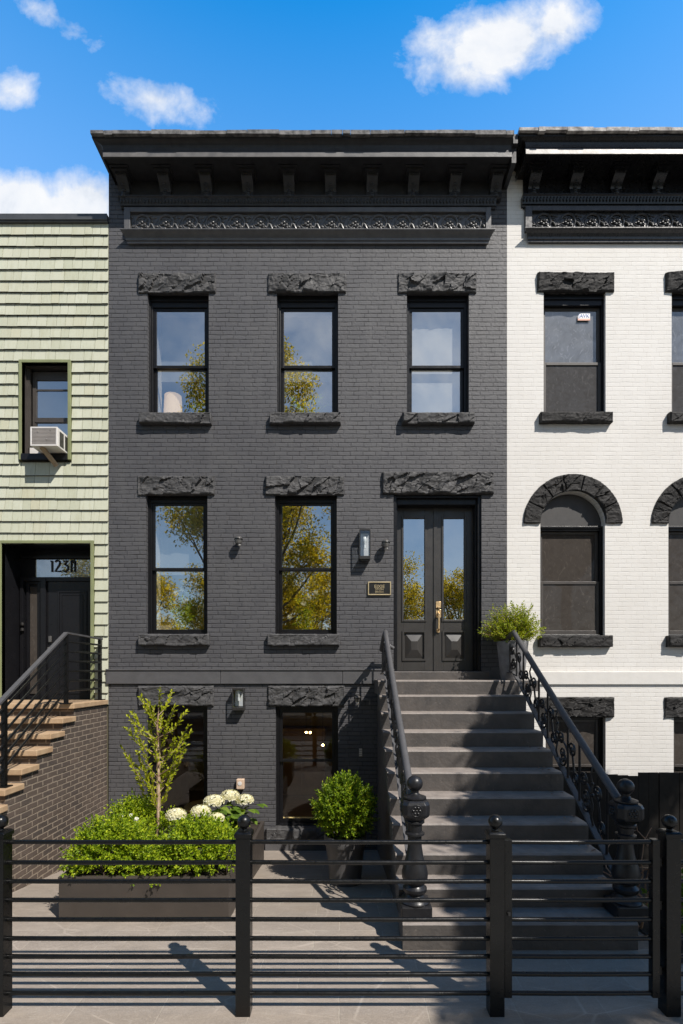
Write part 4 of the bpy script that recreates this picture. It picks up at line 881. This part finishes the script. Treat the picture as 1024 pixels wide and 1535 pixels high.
mb = MB(); mb.box(WX(538.2), WX(543), YW-.012, YW+.01, WZ(1134), WZ(1122)); mb.build('plate', M['grille'], t)
mb = MB()
for k in range(4): z = WZ(1132.5-3*k); mb.box(WX(538.6), WX(542.6), YW-.02, YW-.01, z, z+.012)
mb.build('louvre', M['white_plastic'], t)
t = thing('hose_tap', 'small grey hose tap on the shaded wall beside the stoop', 'tap', (WX(550), YW, WZ(1055)))
mb = MB(); x, z = WX(549), WZ(1051); mb.tube([(x-.05,YW+.01,z+.02),(x-.05,YW-.06,z+.02),(x,YW-.07,z+.02),(x+.05,YW-.07,z+.02),(x+.05,YW-.07,z-.05)], .011, 8); mb.build('spout', M['steel'], t)
mb = MB(); mb.lathe([(.001,0),(.022,0),(.022,.008),(.001,.008)], (x, YW-.07, z+.04), 12); mb.build('wheel_handle', M['steel'], t)
# ------------------------------------------------------------------ window air conditioner
ac = thing('air_conditioner', 'white window air conditioner hanging out of the green house window', 'air conditioner', (-4.53, 7.85, 5.8))
ax0, ax1, ay, az0, az1 = -4.725, -4.315, 7.70, 5.80, 6.09
mb = MB(); mb.box(ax0, ax1, ay+.006, 8.12, az0, az1); body = mb.build('case', M['white_plastic'], ac, bevel=.008)
mb = MB(); rect_frame(mb, ax0, ax1, az0, az1, .022, ay-.006, ay+.004); mb.build('front_rim', M['white_plastic'], ac, bevel=.003)
mb = MB(); 
for k in range(12): z = az0+.026+.0205*k; mb.box(ax0+.023, ax1-.023, ay-.002, ay+.005, z, z+.012)
for sx, sz in ((-.09,.22),(.04,.1),(.1,.24)): mb.lathe([(.001,-.006),(.009,-.006),(.009,.004)], (-4.52+sx, ay-.004, az0+sz), 8)
mb.build('coil_grille', M['grille'], ac)
mb = MB()
for k in range(2): mb.box(ax1-.002, ax1+.004, ay+.06+.15*k, ay+.17+.15*k, az0+.03, az1-.04)
mb.build('side_vent', M['dark_metal'], ac)
mb = MB(); mb.box(ax1+.002, -4.30-.001, 8.1, 8.12, 5.78, 6.12); mb.box(-5.0, ax0-.002, 8.1, 8.12, 5.78, 5.95); mb.build('filler_panel', M['white_plastic'], ac)
mb = MB(); mb.tube([(-4.58, 7.74, 5.805), (-4.47, 7.955, 5.60)], .03, sq=(.035,.02)); mb.build('support_prop', M['wood'], ac)
# ------------------------------------------------------------------ planters
def planter(x0, x1, y0, y1, zb, zt, label):
    t = thing('planter_box', label, 'planter', ((x0+x1)/2, (y0+y1)/2, zb))
    mb = MB(); w = .03
    mb.box(x0, x1, y0, y0+w, zb, zt); mb.box(x0, x1, y1-w, y1, zb, zt); mb.box(x0, x0+w, y0+w, y1-w, zb, zt); mb.box(x1-w, x1, y0+w, y1-w, zb, zt); mb.build('box', M['planter'], t, bevel=.004)
    mb = MB(); rect_frame_h(mb, x0-.006, x1+.006, y0-.006, y1+.006, .045, zt, zt+.02); mb.build('rim', M['planter'], t, bevel=.004)
    mb = MB(); mb.box(x0+w, x1-w, y0+w, y1-w, zt-.12, zt-.05); mb.build('soil', M['soil'], t)
def rect_frame_h(mb, x0, x1, y0, y1, w, z0, z1):
    mb.box(x0, x1, y0, y0+w, z0, z1); mb.box(x0, x1, y1-w, y1, z0, z1); mb.box(x0, x0+w, y0+w, y1-w, z0, z1); mb.box(x1-w, x1, y0+w, y1-w, z0, z1)
planter(-2.69, -1.07, 4.82, 5.42, -.02, .395, 'long charcoal planter box filled with boxwood hedge')
planter(-2.75, -1.10, 6.05, 7.2, -.45, .23, 'charcoal planter box near the wall holding hydrangeas and a sapling')
def shrub(name, label, cat, loc, m, mounds, stems=None, group=None, **kw):
    t = thing(name, label, cat, loc, group); mb = MB()
    for c, r, n in mounds: mound(mb, c, *r, n, **kw)
    mb.build('foliage', m, t)
    mb = MB(); rn = random.Random(len(label)); L = Vector(loc)
    for k in range(7):
        a = rn.uniform(0, 2*PI); c, r, n = mounds[k % len(mounds)]; e = Vector(c) + Vector((math.cos(a)*r[0]*.6, math.sin(a)*r[1]*.6, r[2]*rn.uniform(.2,.6)))
        b = Vector((c[0]+.06*math.cos(a), c[1]+.06*math.sin(a), L.z)); mb.tube([b, b.lerp(e,.5)+Vector((0,0,.04)), e], [.012,.009,.005], 5)
    mb.build('stems', M['bark'], t); return t
G1 = 'clipped boxwood shrubs in the front planter'
shrub('boxwood_shrub', 'bushy boxwood at the brick stoop end of the front planter', 'shrub', (-2.35, 5.1, .33), M['boxwood'], [((-2.31,5.08,.56),(.31,.26,.27),460), ((-2.52,5.05,.50),(.13,.2,.18),120), ((-2.08,5.16,.52),(.2,.22,.22),130)], group=G1)
shrub('boxwood_shrub', 'lowest boxwood in the middle of the front planter, before the sapling trunk', 'shrub', (-1.85, 5.05, .33), M['boxwood'], [((-1.82,5.06,.44),(.27,.21,.15),250)], group=G1)
shrub('boxwood_shrub', 'bushy boxwood in the front planter, below the hydrangea blooms', 'shrub', (-1.38, 5.1, .33), M['boxwood'], [((-1.42,5.08,.56),(.29,.26,.25),440), ((-1.20,5.06,.52),(.12,.2,.2),140)], group=G1)
s = shrub('flowering_shrub', 'feathery green shrub with small white blooms beside the brown brick stoop wall', 'shrub', (-2.55, 6.3, .16), M['boxwood'], [((-2.55,6.30,.44),(.27,.27,.27),420), ((-2.2,6.35,.32),(.22,.22,.16),120)], L=.16)
def bloom(mb, c, r, n, ps, sq=.8):
    c = Vector(c)
    for k in range(n):
        d = rvec(); d.z = abs(d.z)*1.0 - .25; p = c + Vector((d.x*r, d.y*r, d.z*r*sq)); nn = d.normalized()
        u = nn.orthogonal().normalized(); w = nn.cross(u); a0 = random.uniform(0, PI)
        for q in range(4):
            e = u*math.cos(a0+q*PI/2) + w*math.sin(a0+q*PI/2); leaf(mb, p, e + nn*random.uniform(.1,.5), nn, ps*random.uniform(.8,1.2), ps*.85, .15)
for px, py in ((180,1224),(196,1223),(205,1228)):
    mb = MB(); bloom(mb, at(px, py, 6.02), .02, 8, .022); mb.build('bloom', M['white_petal'], s)
# hydrangeas
HB = [(321,1201,6.55,.13),(345,1193,6.7,.125),(367,1199,6.65,.112)]
HB2 = [(264,1221,6.1,.115),(301,1216,6.1,.115),(325,1226,6.1,.085)]
def hydrangea(label, heads, base, nleaf, extra=()):
    t = thing('hydrangea', label, 'hydrangea', base, 'white hydrangeas in the back planter'); st = MB(); lv = MB(); B = Vector(base)
    for px, py, Y, r in heads:
        c = at(px, py, Y); mb = MB(); bloom(mb, c, r, 190, .026, .72); mb.build('flower_head', M['petal'], t)
        b = B + Vector((random.uniform(-.1,.1), random.uniform(-.1,.1), 0)); st.tube([b, b.lerp(c, .6)+Vector((0,0,.03)), c-Vector((0,0,.04))], [.008,.006,.005], 5)
        st.ball(tuple(c - Vector((0,0,.015))), r*.62, 10, 8, (1,1,.6))
        for k in range(nleaf):
            a = random.uniform(0, 2*PI); q = c.lerp(b, random.uniform(.16, .8)) + Vector((random.uniform(-.13,.15), random.uniform(-.14,.1), 0)); d = Vector((math.cos(a), math.sin(a)-.35, random.uniform(-.35,.15)))
            broad(lv, q, d, random.uniform(.10,.17))
    for px, py, Y in extra: broad(lv, at(px, py, Y), Vector((.6,-.6,.1)), .15); broad(lv, at(px+3, py, Y), Vector((.9,-.2,.0)), .13)
    lv.build('leaves', M['broad'], t); st.build('stems', M['broad'], t)
def broad(mb, p, d, L):
    d = d.normalized(); s = d.cross(Vector((0,0,1))).normalized(); n = s.cross(d); W = L*.62; prof = [(0,.0),(.2,.6),(.45,1),(.75,.7),(1,0)]
    n0 = len(mb.v)
    for t, w in prof:
        c = p + d*L*t - Vector((0,0,1))*L*.25*t*t
        mb.v += [tuple(c - s*W*.5*w + n*W*.14*w), tuple(c), tuple(c + s*W*.5*w + n*W*.14*w)]
    for k in range(len(prof)-1):
        for j in (0, 1): mb.f.append((n0+3*k+j, n0+3*k+j+1, n0+3*k+3+j+1, n0+3*k+3+j)); mb.sm.append(True)
hydrangea('tall hydrangea with three big cream blooms under the outlet box', HB, (-1.42, 6.65, .18), 44, ((385,1206,6.6),(372,1214,6.45),(350,1222,6.4),(330,1216,6.4)))
hydrangea('low hydrangea with cream blooms just behind the front hedge, right of the sapling', HB2, (-1.85, 6.3, .18), 16)
# sapling
t = thing('sapling_tree', 'slender young tree with airy yellow green leaves in the back planter', 'tree', (-2.27, 6.22, .18))
mb = MB(); tp = [at(236.5,1268,6.22), at(237,1220,6.22), at(238,1180,6.22), at(237.5,1130,6.22), at(236,1090,6.22), at(239,1045,6.22)]
mb.tube(tp, [.019,.017,.015,.012,.008,.004], 8)
lv = MB(); rn = random.Random(12)
tips = [(200,1070),(212,1046),(286,1098),(275,1130),(190,1135),(216,1150),(193,1075),(190,1092),(183,1121),(196,1143),(205,1163),(213,1120),(205,1098),(222,1052),(240,1033),(258,1037),(278,1068),(283,1089),(277,1104),(279,1118),(270,1140),(256,1165),(262,1060),(230,1060),(250,1090),(224,1085),(228,1160),(246,1130),(215,1145),(252,1180),(262,1110),(226,1178),(244,1062),(206,1128),(266,1128),(232,1110),(248,1150)]
for px, py in tips:
    e = at(px, py, 6.22 + rn.uniform(-.3,.25)); f = min(1, max(0.03, (1215-py-44)/175)); i = f*4.4; k = int(i); b = tp[min(k+1,4)].lerp(tp[min(k+2,5)], i-k) if k < 4 else tp[4]
    b = Vector((tp[0].x, 6.22, min(b.z, e.z-.10-.55*abs(e.x-tp[0].x)))); mid = b.lerp(e, .5) + Vector(((e.x-b.x)*.10,0,-.05)); mb.tube([b, mid, e], [.0045,.0035,.002], 5)
    for q in range(14):
        s_ = .3 + .7*q/13; p = (b.lerp(mid, s_*2) if s_ < .5 else mid.lerp(e, s_*2-1)); 
        for sg in (-1, 1):
            d = (e-b).normalized()*.5 + Vector((sg*.5*rn.uniform(.3,1), rn.uniform(-.6,.5), rn.uniform(-.3,.6))); leaf(lv, p, d, Vector((0,-.6,.8))+rvec()*.4, rn.uniform(.04,.07), rn.uniform(.022,.032))
for k in range(60):
    p = at(rn.gauss(240,13), rn.triangular(1045,1185,1110), 6.22+rn.uniform(-.25,.2)); leaf(lv, p, rvec()+Vector((0,-.2,.2)), Vector((0,-.6,.8))+rvec()*.5, rn.uniform(.04,.065), rn.uniform(.02,.03))
mb.build('trunk', M['pale_bark'], t); lv.build('crown', M['sapling'], t)
# round pot with clipped ball
PX, PY = .045, 6.1; PZ = gz(PY)
t = thing('plant_pot', 'round dark pot with thick rim on the paving beside the stoop', 'plant pot', (PX, PY, PZ))
mb = MB(); mb.lathe([(.17,.0),(.19,.02),(.205,.2),(.235,.47),(.238,.475),(.25,.478),(.255,.49),(.255,.575),(.25,.59),(.235,.59),(.23,.52),(.01,.52)], (PX, PY, PZ), 40); mb.build('pot_body', M['pot'], t)
mb = MB(); mb.lathe([(.231,.50),(.231,.535),(.005,.54)], (PX, PY, PZ), 24); mb.build('soil', M['soil'], t)
shrub('ball_shrub', 'round clipped evergreen ball growing in the round dark pot', 'shrub', (PX, PY, PZ+.53), M['conifer'], [((PX,PY,PZ+.90),(.315,.315,.335),1150)], L=.10, rough=.1, zmin=-.92)
# tall pot on the landing
QX, QY, QZ = 2.57, 7.62, SZ[0]
t = thing('plant_pot', 'tall aged grey pot on the stoop landing beside the doors', 'plant pot', (QX, QY, QZ))
mb = MB(); mb.lathe([(.16,0),(.17,.02),(.2,.3),(.225,.53),(.23,.57),(.225,.58),(.205,.58),(.2,.52),(.01,.52)], (QX, QY, QZ), 32); mb.build('pot_body', M['pot_grey'], t)
mb = MB(); mb.lathe([(.202,.49),(.202,.53),(.005,.535)], (QX, QY, QZ), 24); mb.build('soil', M['soil'], t)
t = thing('feathery_shrub', 'loose feathery yellow green shrub growing in the tall grey pot on the landing', 'shrub', (QX, QY, QZ+.53))
mb = MB(); st = MB(); rn = random.Random(8)
for k in range(190):
    a = rn.uniform(0, 2*PI); el = rn.uniform(.15, 1.45); L = rn.uniform(.30, .52)*(1.1 if el > 1 else .9); b = Vector((QX+.06*math.cos(a), QY+.06*math.sin(a), QZ+.54)); d = Vector((math.cos(a)*math.cos(el), math.sin(a)*math.cos(el), math.sin(el)))
    e = b + d*L + Vector((0,0,.06)); st.tube([b, b.lerp(e,.55)+Vector((0,0,.03)), e], [.004,.003,.0015], 4)
    for q in range(7): sprig(mb, b.lerp(e, .3+.1*q), d + rvec()*.6 + Vector((0,0,.2)), .08, 3, .036, .017)
mb.build('foliage', M['feathery'], t); st.build('stems', M['twig'], t)
# dry creeper beside the stoop
t = thing('dry_creeper', 'tangle of bare brown stems and a few green leaves behind the gate post', 'plant', (3.0, 4.7, 0)); mb = MB(); lv = MB(); rn = random.Random(21)
for k in range(16):
    x, y = rn.uniform(2.72, 3.5), rn.uniform(4.5, 5.2); pts = [Vector((x, y, .0))]
    d = Vector((rn.uniform(-.3,.3), rn.uniform(-.3,.2), 1))
    for q in range(6): d = (d + rvec()*.5).normalized(); pts.append(pts[-1] + d*rn.uniform(.08,.2))
    mb.tube(pts, [.011,.01,.009,.008,.006,.005,.003], 5)
    for q in range(2): leaf(lv, pts[rn.randint(2,6)], rvec(), rvec(), .07, .04)
mb.build('stems', M['twig'], t); lv.build('dry_leaves', M['twig'], t)
mb = MB(); mound(mb, (3.05,4.55,.2), .2, .2, .18, 40, L=.16, ll=.07, lw=.035); mb.build('foliage', M['broad'], t)
mb = MB()
for k in range(26):
    j = rn.randint(4, 9); leaf(mb, Vector((rn.uniform(2.30,2.50), SD[j]+rn.uniform(.05,.25), SZ[j]+.008)), Vector((rn.uniform(-1,1), rn.uniform(-1,1), .1)), Vector((0,0,1)), .05, .03)
tag(mb.build('fallen_leaves', M['twig']), 'dry brown leaves scattered on the steps by the railing', 'leaves', kind='stuff')
# ------------------------------------------------------------------ things seen through the windows
lx, ly = at(259.5, 0, 8.72).x, 8.72
t = thing('table_lamp', 'table lamp with cream drum shade in the upper storey window', 'lamp', (lx, ly, 6.05))
mb = MB(); mb.lathe([(.162,6.70),(.142,7.11),(.137,7.11),(.157,6.70)], (lx, ly, 0), 32, cap=False); mb.build('lamp_shade', M['shade'], t)
mb = MB(); mb.lathe([(.1,5.96),(.1,5.98),(.03,6.0),(.02,6.3),(.02,6.85)], (lx, ly, 0), 16); mb.build('stem', M['brass'], t)
def house_plant(px, py_base, py_top, w, Y, floor, label, flowers=(), n=60, ll=.10, lw=.034, seed=1):
    b = at(px, py_base, Y); top = at(px, py_top, Y); rn = random.Random(seed); zb = floor
    t = thing('potted_plant', label, 'potted plant', (b.x, Y, zb), 'house plants standing inside the windows')
    h = max(.25, b.z-.12-zb); mb = MB(); mb.lathe([(.10,0),(.13,h*.98),(.14,h),(.12,h),(.01,h-.04)], (b.x, Y, zb), 20); mb.build('pot_body', M['pot'], t)
    mb = MB(); st = MB()
    for k in range(n//6):
        a = rn.uniform(0, 2*PI); e = Vector((b.x+rn.uniform(-1,1)*w, Y+rn.uniform(-.12,.12), b.z + (top.z-b.z)*rn.uniform(.3,1))); s0 = Vector((b.x+rn.uniform(-.05,.05), Y, zb+h-.04))
        mid = s0.lerp(e,.55) + Vector((0,0,.06)); st.tube([s0, mid, e], [.006,.005,.003], 5)
        for q in range(9):
            s_ = .3+.7*q/8; p = mid.lerp(e, max(0, s_*2-1)) if s_ > .5 else s0.lerp(mid, s_*2); leaf(mb, p, (e-s0).normalized()*.6 + rvec()*.8, Vector((0,-.7,.6))+rvec()*.4, ll*rn.uniform(.6,1.1), lw*rn.uniform(.8,1.2))
    mb.build('leaves', M['house_plant'], t); st.build('stems', M['house_plant'], t)
    for fx_, fy_ in flowers:
        mb = MB(); bloom(mb, at(fx_, fy_, Y-.1), .015, 6, .05); mb.build('flower', M['white_petal'], t)
house_plant(270, 945, 884, .22, 8.42, 2.30, 'leafy plant with white flowers in the parlour window nearest the brick stoop', ((250,879),(274,873),(264,889),(279,901),(272,884)), 190, .095, .045, 2)
house_plant(460, 946, 890, .20, 8.42, 2.30, 'sparse strap leaved plant with white flowers in the parlour window by the lantern', ((473,889),(455,905),(463,897),(436,925)), 100, .16, .034, 3)
house_plant(463, 622, 597, .26, 8.42, 5.95, 'bright green broad leaved plant low in the middle upper window', (), 60, .15, .07, 4)
house_plant(296, 622, 606, .10, 8.46, 5.95, 'small green plant beside the lamp in the upper storey window', (), 30, .09, .035, 5)
t = thing('armchair', 'cream armchair back seen low in the parlour window behind the flowers', 'armchair', (at(245,0,9.0).x, 9.1, 2.30))
x = at(246,0,9.0).x
mb = MB(); mb.box(x-.30, x+.22, 9.0, 9.12, 2.6, 3.42); mb.build('backrest', M['cream'], t, bevel=.06, segs=4)
mb = MB(); mb.box(x-.32, x+.24, 9.1, 9.6, 2.42, 2.75); mb.build('seat', M['cream'], t, bevel=.05, segs=4)
for dx in (-.27, .19):
    for yy in (9.06, 9.55): mb = MB(); mb.box(x+dx-.02, x+dx+.02, yy-.02, yy+.02, 2.30, 2.43); mb.build('leg', M['floor'], t)
t = thing('dining_table', 'round pale table in the basement room behind the hydrangeas', 'table', (-2.55, 9.4, -.45))
mb = MB(); mb.lathe([(.01,.24),(.5,.24),(.52,.26),(.52,.28),(.01,.29)], (-2.35, 9.3, -.35), 32); mb.build('tabletop', M['room'], t)
mb = MB(); mb.lathe([(.2,-.1),(.05,0),(.05,.245)], (-2.35, 9.3, -.35), 16); mb.build('pedestal', M['floor'], t)
for px, py, Y in ((459,1098,10.5),(465,1098,10.5),(484,1117,9.8)):
    c = at(px, py, Y); t = thing('pendant_lamp', '', 'lamp', c, 'small lit lamps glowing in the basement room'); t['label'] = 'tiny warm lit bulb glowing in the dark basement room behind the window'
    mb = MB(); mb.ball(tuple(c), .022, 10, 8); mb.build('bulb', M['lit'], t)
    mb = MB(); mb.tube([c+Vector((0,0,.02)), Vector((c.x, c.y, 2.04))], .004, 5); mb.build('cord', M['black_metal'], t)
mb = MB()
t = thing('cabinet', 'dark wooden cabinet at the back of the basement room', 'cabinet', (at(455,0,11.5).x, 11.6, -.45)); x = at(455,0,11.5).x
mb.box(x-.5, x+.5, 11.4, 11.85, -.4, 1.1); mb.build('carcass', M['floor'], t, bevel=.01)
for s_ in (-1, 1): mb = MB(); mb.box(x+s_*.25-.22, x+s_*.25+.22, 11.37, 11.395, -.3, 1.0); mb.build('door', M['floor'], t, bevel=.006)
# ------------------------------------------------------------------ street trees (they shade the steps and are mirrored in the panes)
def limb(mb, a, b, r0, r1, wob=.2):
    a = Vector(a); b = Vector(b); L = (b-a).length; n = 6; pts = [a.lerp(b, k/n) + (rvec()*wob*L*.12 if 0 < k < n else Vector((0,0,0))) for k in range(n+1)]
    mb.tube(pts, [r0+(r1-r0)*k/n for k in range(n+1)], 8); return pts
def clump(mb, c, r, n, ls):
    for k in range(n):
        p = c + rvec()*r*random.random()**.5; leaf(mb, p, rvec()+Vector((0,0,-.3)), Vector((0,0,1))+rvec()*.8, ls*random.uniform(.7,1.3), ls*.55)
M['shade_leaf'] = leaf_mat('dark_street_tree_leaves', [(0,(.02,.04,.006)), (1,(.06,.10,.015))], .2)
def tree(base, label, clumps, fork, r=.16, n=60, ls=.14, cr=(.45,.8), group='street trees', lm='tree_leaf'):
    t = thing('street_tree', label, 'tree', base, group); mb = MB(); lv = MB(); B = Vector(base); Fk = Vector(fork)
    limb(mb, B, Fk, r, r*.7, .25)
    for i, c in enumerate(clumps):
        c = Vector(c)
        if i % 3 == 0: limb(mb, Fk, c, r*.45, .015)
        clump(lv, c, random.uniform(*cr), n, ls)
    mb.build('trunk', M['bark'], t); lv.build('crown', M[lm], t)
rn = random.Random(31); cl = []
for k in range(240):   # crown over the pavement to the right; its shade falls across the right half of the steps
    sy = rn.uniform(3.45, 8.1); sx = rn.uniform(1.05 + .16*math.sin(sy*3.1) + .1*math.sin(sy*7.7), 3.9); h = rn.uniform(6.2, 8.6)
    if sx < 1.25: h = rn.uniform(6.6, 8.4)
    cl.append((sx + .58*h, sy - .645*h, h))
tree((6.5, 1.7, 0), 'leafy street tree standing on the pavement by the white house', cl, (6.5, 1.6, 4.8), .2, 130, .17, (.28,.46), lm='shade_leaf')
def crown(cx, cy, z0, z1, rad, n, seed):
    r_ = random.Random(seed); o = []
    while len(o) < n:
        v = Vector((r_.uniform(-1,1), r_.uniform(-1,1), r_.uniform(-1,1)))
        if v.length < 1: o.append((cx+v.x*rad, cy+v.y*rad*.8, (z0+z1)/2+v.z*(z1-z0)/2))
    return o
for (x, y, z0, z1, rad, n, s, lab) in ((-3.75,-5.2,2.6,16.3,3.7,190,1,'tallest street tree, facing the charcoal house from the kerb'), (2.2,-10.5,.8,8.6,2.9,95,2,'low spreading tree across the road, facing the double doors'), (6.9,-10.8,.8,8.2,2.8,95,3,'low spreading tree across the road, facing the white house'),
                                  (-10.2,-7.0,1.0,9.5,2.8,90,4,'middling tree across the road, facing the green house'), (-1.8,-11.5,.8,8,2.8,95,5,'bushy tree across the road behind the tallest tree'), (-6.2,-11,.8,7.8,2.6,95,6,'bushy tree across the road before the brown brick stoop')):
    tree((x,y,-.1), lab, crown(x, y, z0, z1, rad, n, s), (x, y, z0+1.2), .2, 330, .125, (.5,.95))
# ------------------------------------------------------------------ world, sun, camera
SUN = Vector((.9,-1,1.55)).normalized()
el = math.asin(SUN.z); az = math.atan2(SUN.x, SUN.y)
w = bpy.data.worlds.new('World'); sc.world = w; w.use_nodes = True; nt = w.node_tree; g = N(nt); bg = nt.nodes['Background']
sky = g.n('ShaderNodeTexSky', sky_type='NISHITA'); sky.sun_disc = False; sky.sun_elevation = el; sky.sun_rotation = az; sky.altitude = 200; sky.air_density = 1.0; sky.dust_density = .3; sky.ozone_density = 1.0
hs = g.n('ShaderNodeHueSaturation'); hs.inputs['Saturation'].default_value = 1.46; hs.inputs['Value'].default_value = 1.0; hs.inputs['Hue'].default_value = .495; g.l(sky.outputs[0], hs.inputs['Color'])
tc = g.n('ShaderNodeTexCoord').outputs['Generated']; sp = g.n('ShaderNodeSeparateXYZ'); g.l(tc, sp.inputs[0])
yy = g.math('MAXIMUM', g.math('ABSOLUTE', sp.outputs[1]), .02); u = g.math('DIVIDE', sp.outputs[0], yy); v = g.math('DIVIDE', sp.outputs[2], yy)
north = g.math('GREATER_THAN', sp.outputs[1], .0)
cv = g.n('ShaderNodeCombineXYZ'); g.l(u, cv.inputs[0]); g.l(v, cv.inputs[1])
n1 = g.noise(cv.outputs[0], 7.0, 9, .62, .3); n2 = g.noise(cv.outputs[0], 22.0, 6, .6, .2)
nn = g.math('ADD', g.math('MULTIPLY', g.math('SUBTRACT', n1, .5), 2.3), g.math('MULTIPLY', g.math('SUBTRACT', n2, .5), 1.15))
def ell(px, py, rx, ry, amp=1.0, sh=0.0):
    cu, cvv = (px-CX)/F, (HY-py)/F
    a = g.math('SUBTRACT', u, cu); b = g.math('SUBTRACT', g.math('SUBTRACT', v, cvv), g.math('MULTIPLY', a, sh))
    d = g.math('SQRT', g.math('ADD', g.math('POWER', g.math('DIVIDE', a, rx/F), 2), g.math('POWER', g.math('DIVIDE', b, ry/F), 2)))
    return g.math('MULTIPLY', g.math('SUBTRACT', 1.0, d), amp)
m_ = None
for e in ((742,68,124,68,1.7,.25), (832,38,70,52,1.4,.3), (700,108,56,40,1.2), (648,62,40,34,.8), (238,150,72,34,.95,-.25), (15,136,42,26,.9), (82,26,60,20,.5,-.5), (20,306,90,56,2.0), (125,302,70,52,1.8), (70,320,140,40,2.0)):
    q = ell(*e); m_ = q if m_ is None else g.math('MAXIMUM', m_, q)
dens = g.remap(g.math('ADD', m_, nn), -.1, 1.0, 0, 1)
dens = g.math('MULTIPLY', g.math('MULTIPLY', dens, north), .97)
# thin bright veil in the sky behind the viewer (it is what the panes mirror)
veil = g.math('MULTIPLY', g.remap(g.noise(tc, 2.2, 6, .6), .35, .7, .35, .85), g.math('MULTIPLY', g.math('SUBTRACT', 1.0, north), g.remap(sp.outputs[1], -.35, 0, 1, 0)))
cshade = g.ramp(g.remap(n1, .3, .68, 0, 1), [(0,(.62,.68,.78)), (.5,(.88,.91,.96)), (1,(1,1,1))])
CL = g.n('ShaderNodeVectorMath', operation='SCALE'); g.l(cshade, CL.inputs[0]); CL.inputs[3].default_value = 10.8
nb = g.n('ShaderNodeVectorMath', operation='SCALE'); g.l(hs.outputs[0], nb.inputs[0]); g.l(g.remap(sp.outputs[1], -.15, .4, 1.0, 3.7), nb.inputs[3])
blue = g.mix(g.math('MULTIPLY', north, g.remap(sp.outputs[2], .80, .62, 0, .8)), nb.outputs[0], (2.3, 5.3, 10.7))
south = g.math('MULTIPLY', g.math('SUBTRACT', 1.0, north), g.math('MULTIPLY', g.remap(ell(600, 480, 620, 360), 0, .8, 0, 1), g.remap(n1, .3, .7, .32, .66)))
c1 = g.mix(g.math('MAXIMUM', dens, g.math('MAXIMUM', g.math('MULTIPLY', veil, g.remap(sp.outputs[2], .12, .6, .75, .07)), south)), blue, CL.outputs[0])
g.l(c1, bg.inputs['Color']); bg.inputs['Strength'].default_value = .07
sl = bpy.data.lights.new('sun', 'SUN'); sl.energy = 4.5; sl.angle = R(.5); sl.color = (1,.945,.87)
so = bpy.data.objects.new('sun', sl); COL.objects.link(so); so.location = (5,-8,15); so.rotation_euler = (-SUN).to_track_quat('-Z', 'Y').to_euler()
cam = bpy.data.cameras.new('camera'); co = bpy.data.objects.new('camera', cam); COL.objects.link(co); sc.camera = co
co.location = (0, 0, ZC); co.rotation_euler = (R(90), 0, 0); cam.sensor_fit = 'HORIZONTAL'; cam.sensor_width = 36; cam.lens = 36*F/1024; cam.shift_y = (HY-767.5)/1024; cam.clip_end = 2000; cam.clip_start = .05
sc.view_settings.view_transform = 'Standard'; sc.view_settings.look = 'None'; sc.view_settings.exposure = .42; sc.view_settings.gamma = 1
sc.render.engine = 'CYCLES'; cy = sc.cycles; cy.use_denoising = True; cy.max_bounces = 10; cy.diffuse_bounces = 4; cy.glossy_bounces = 5; cy.transmission_bounces = 6; cy.transparent_max_bounces = 12; cy.caustics_reflective = False; cy.caustics_refractive = False; cy.sample_clamp_indirect = 6
sc.unit_settings.system = 'METRIC'
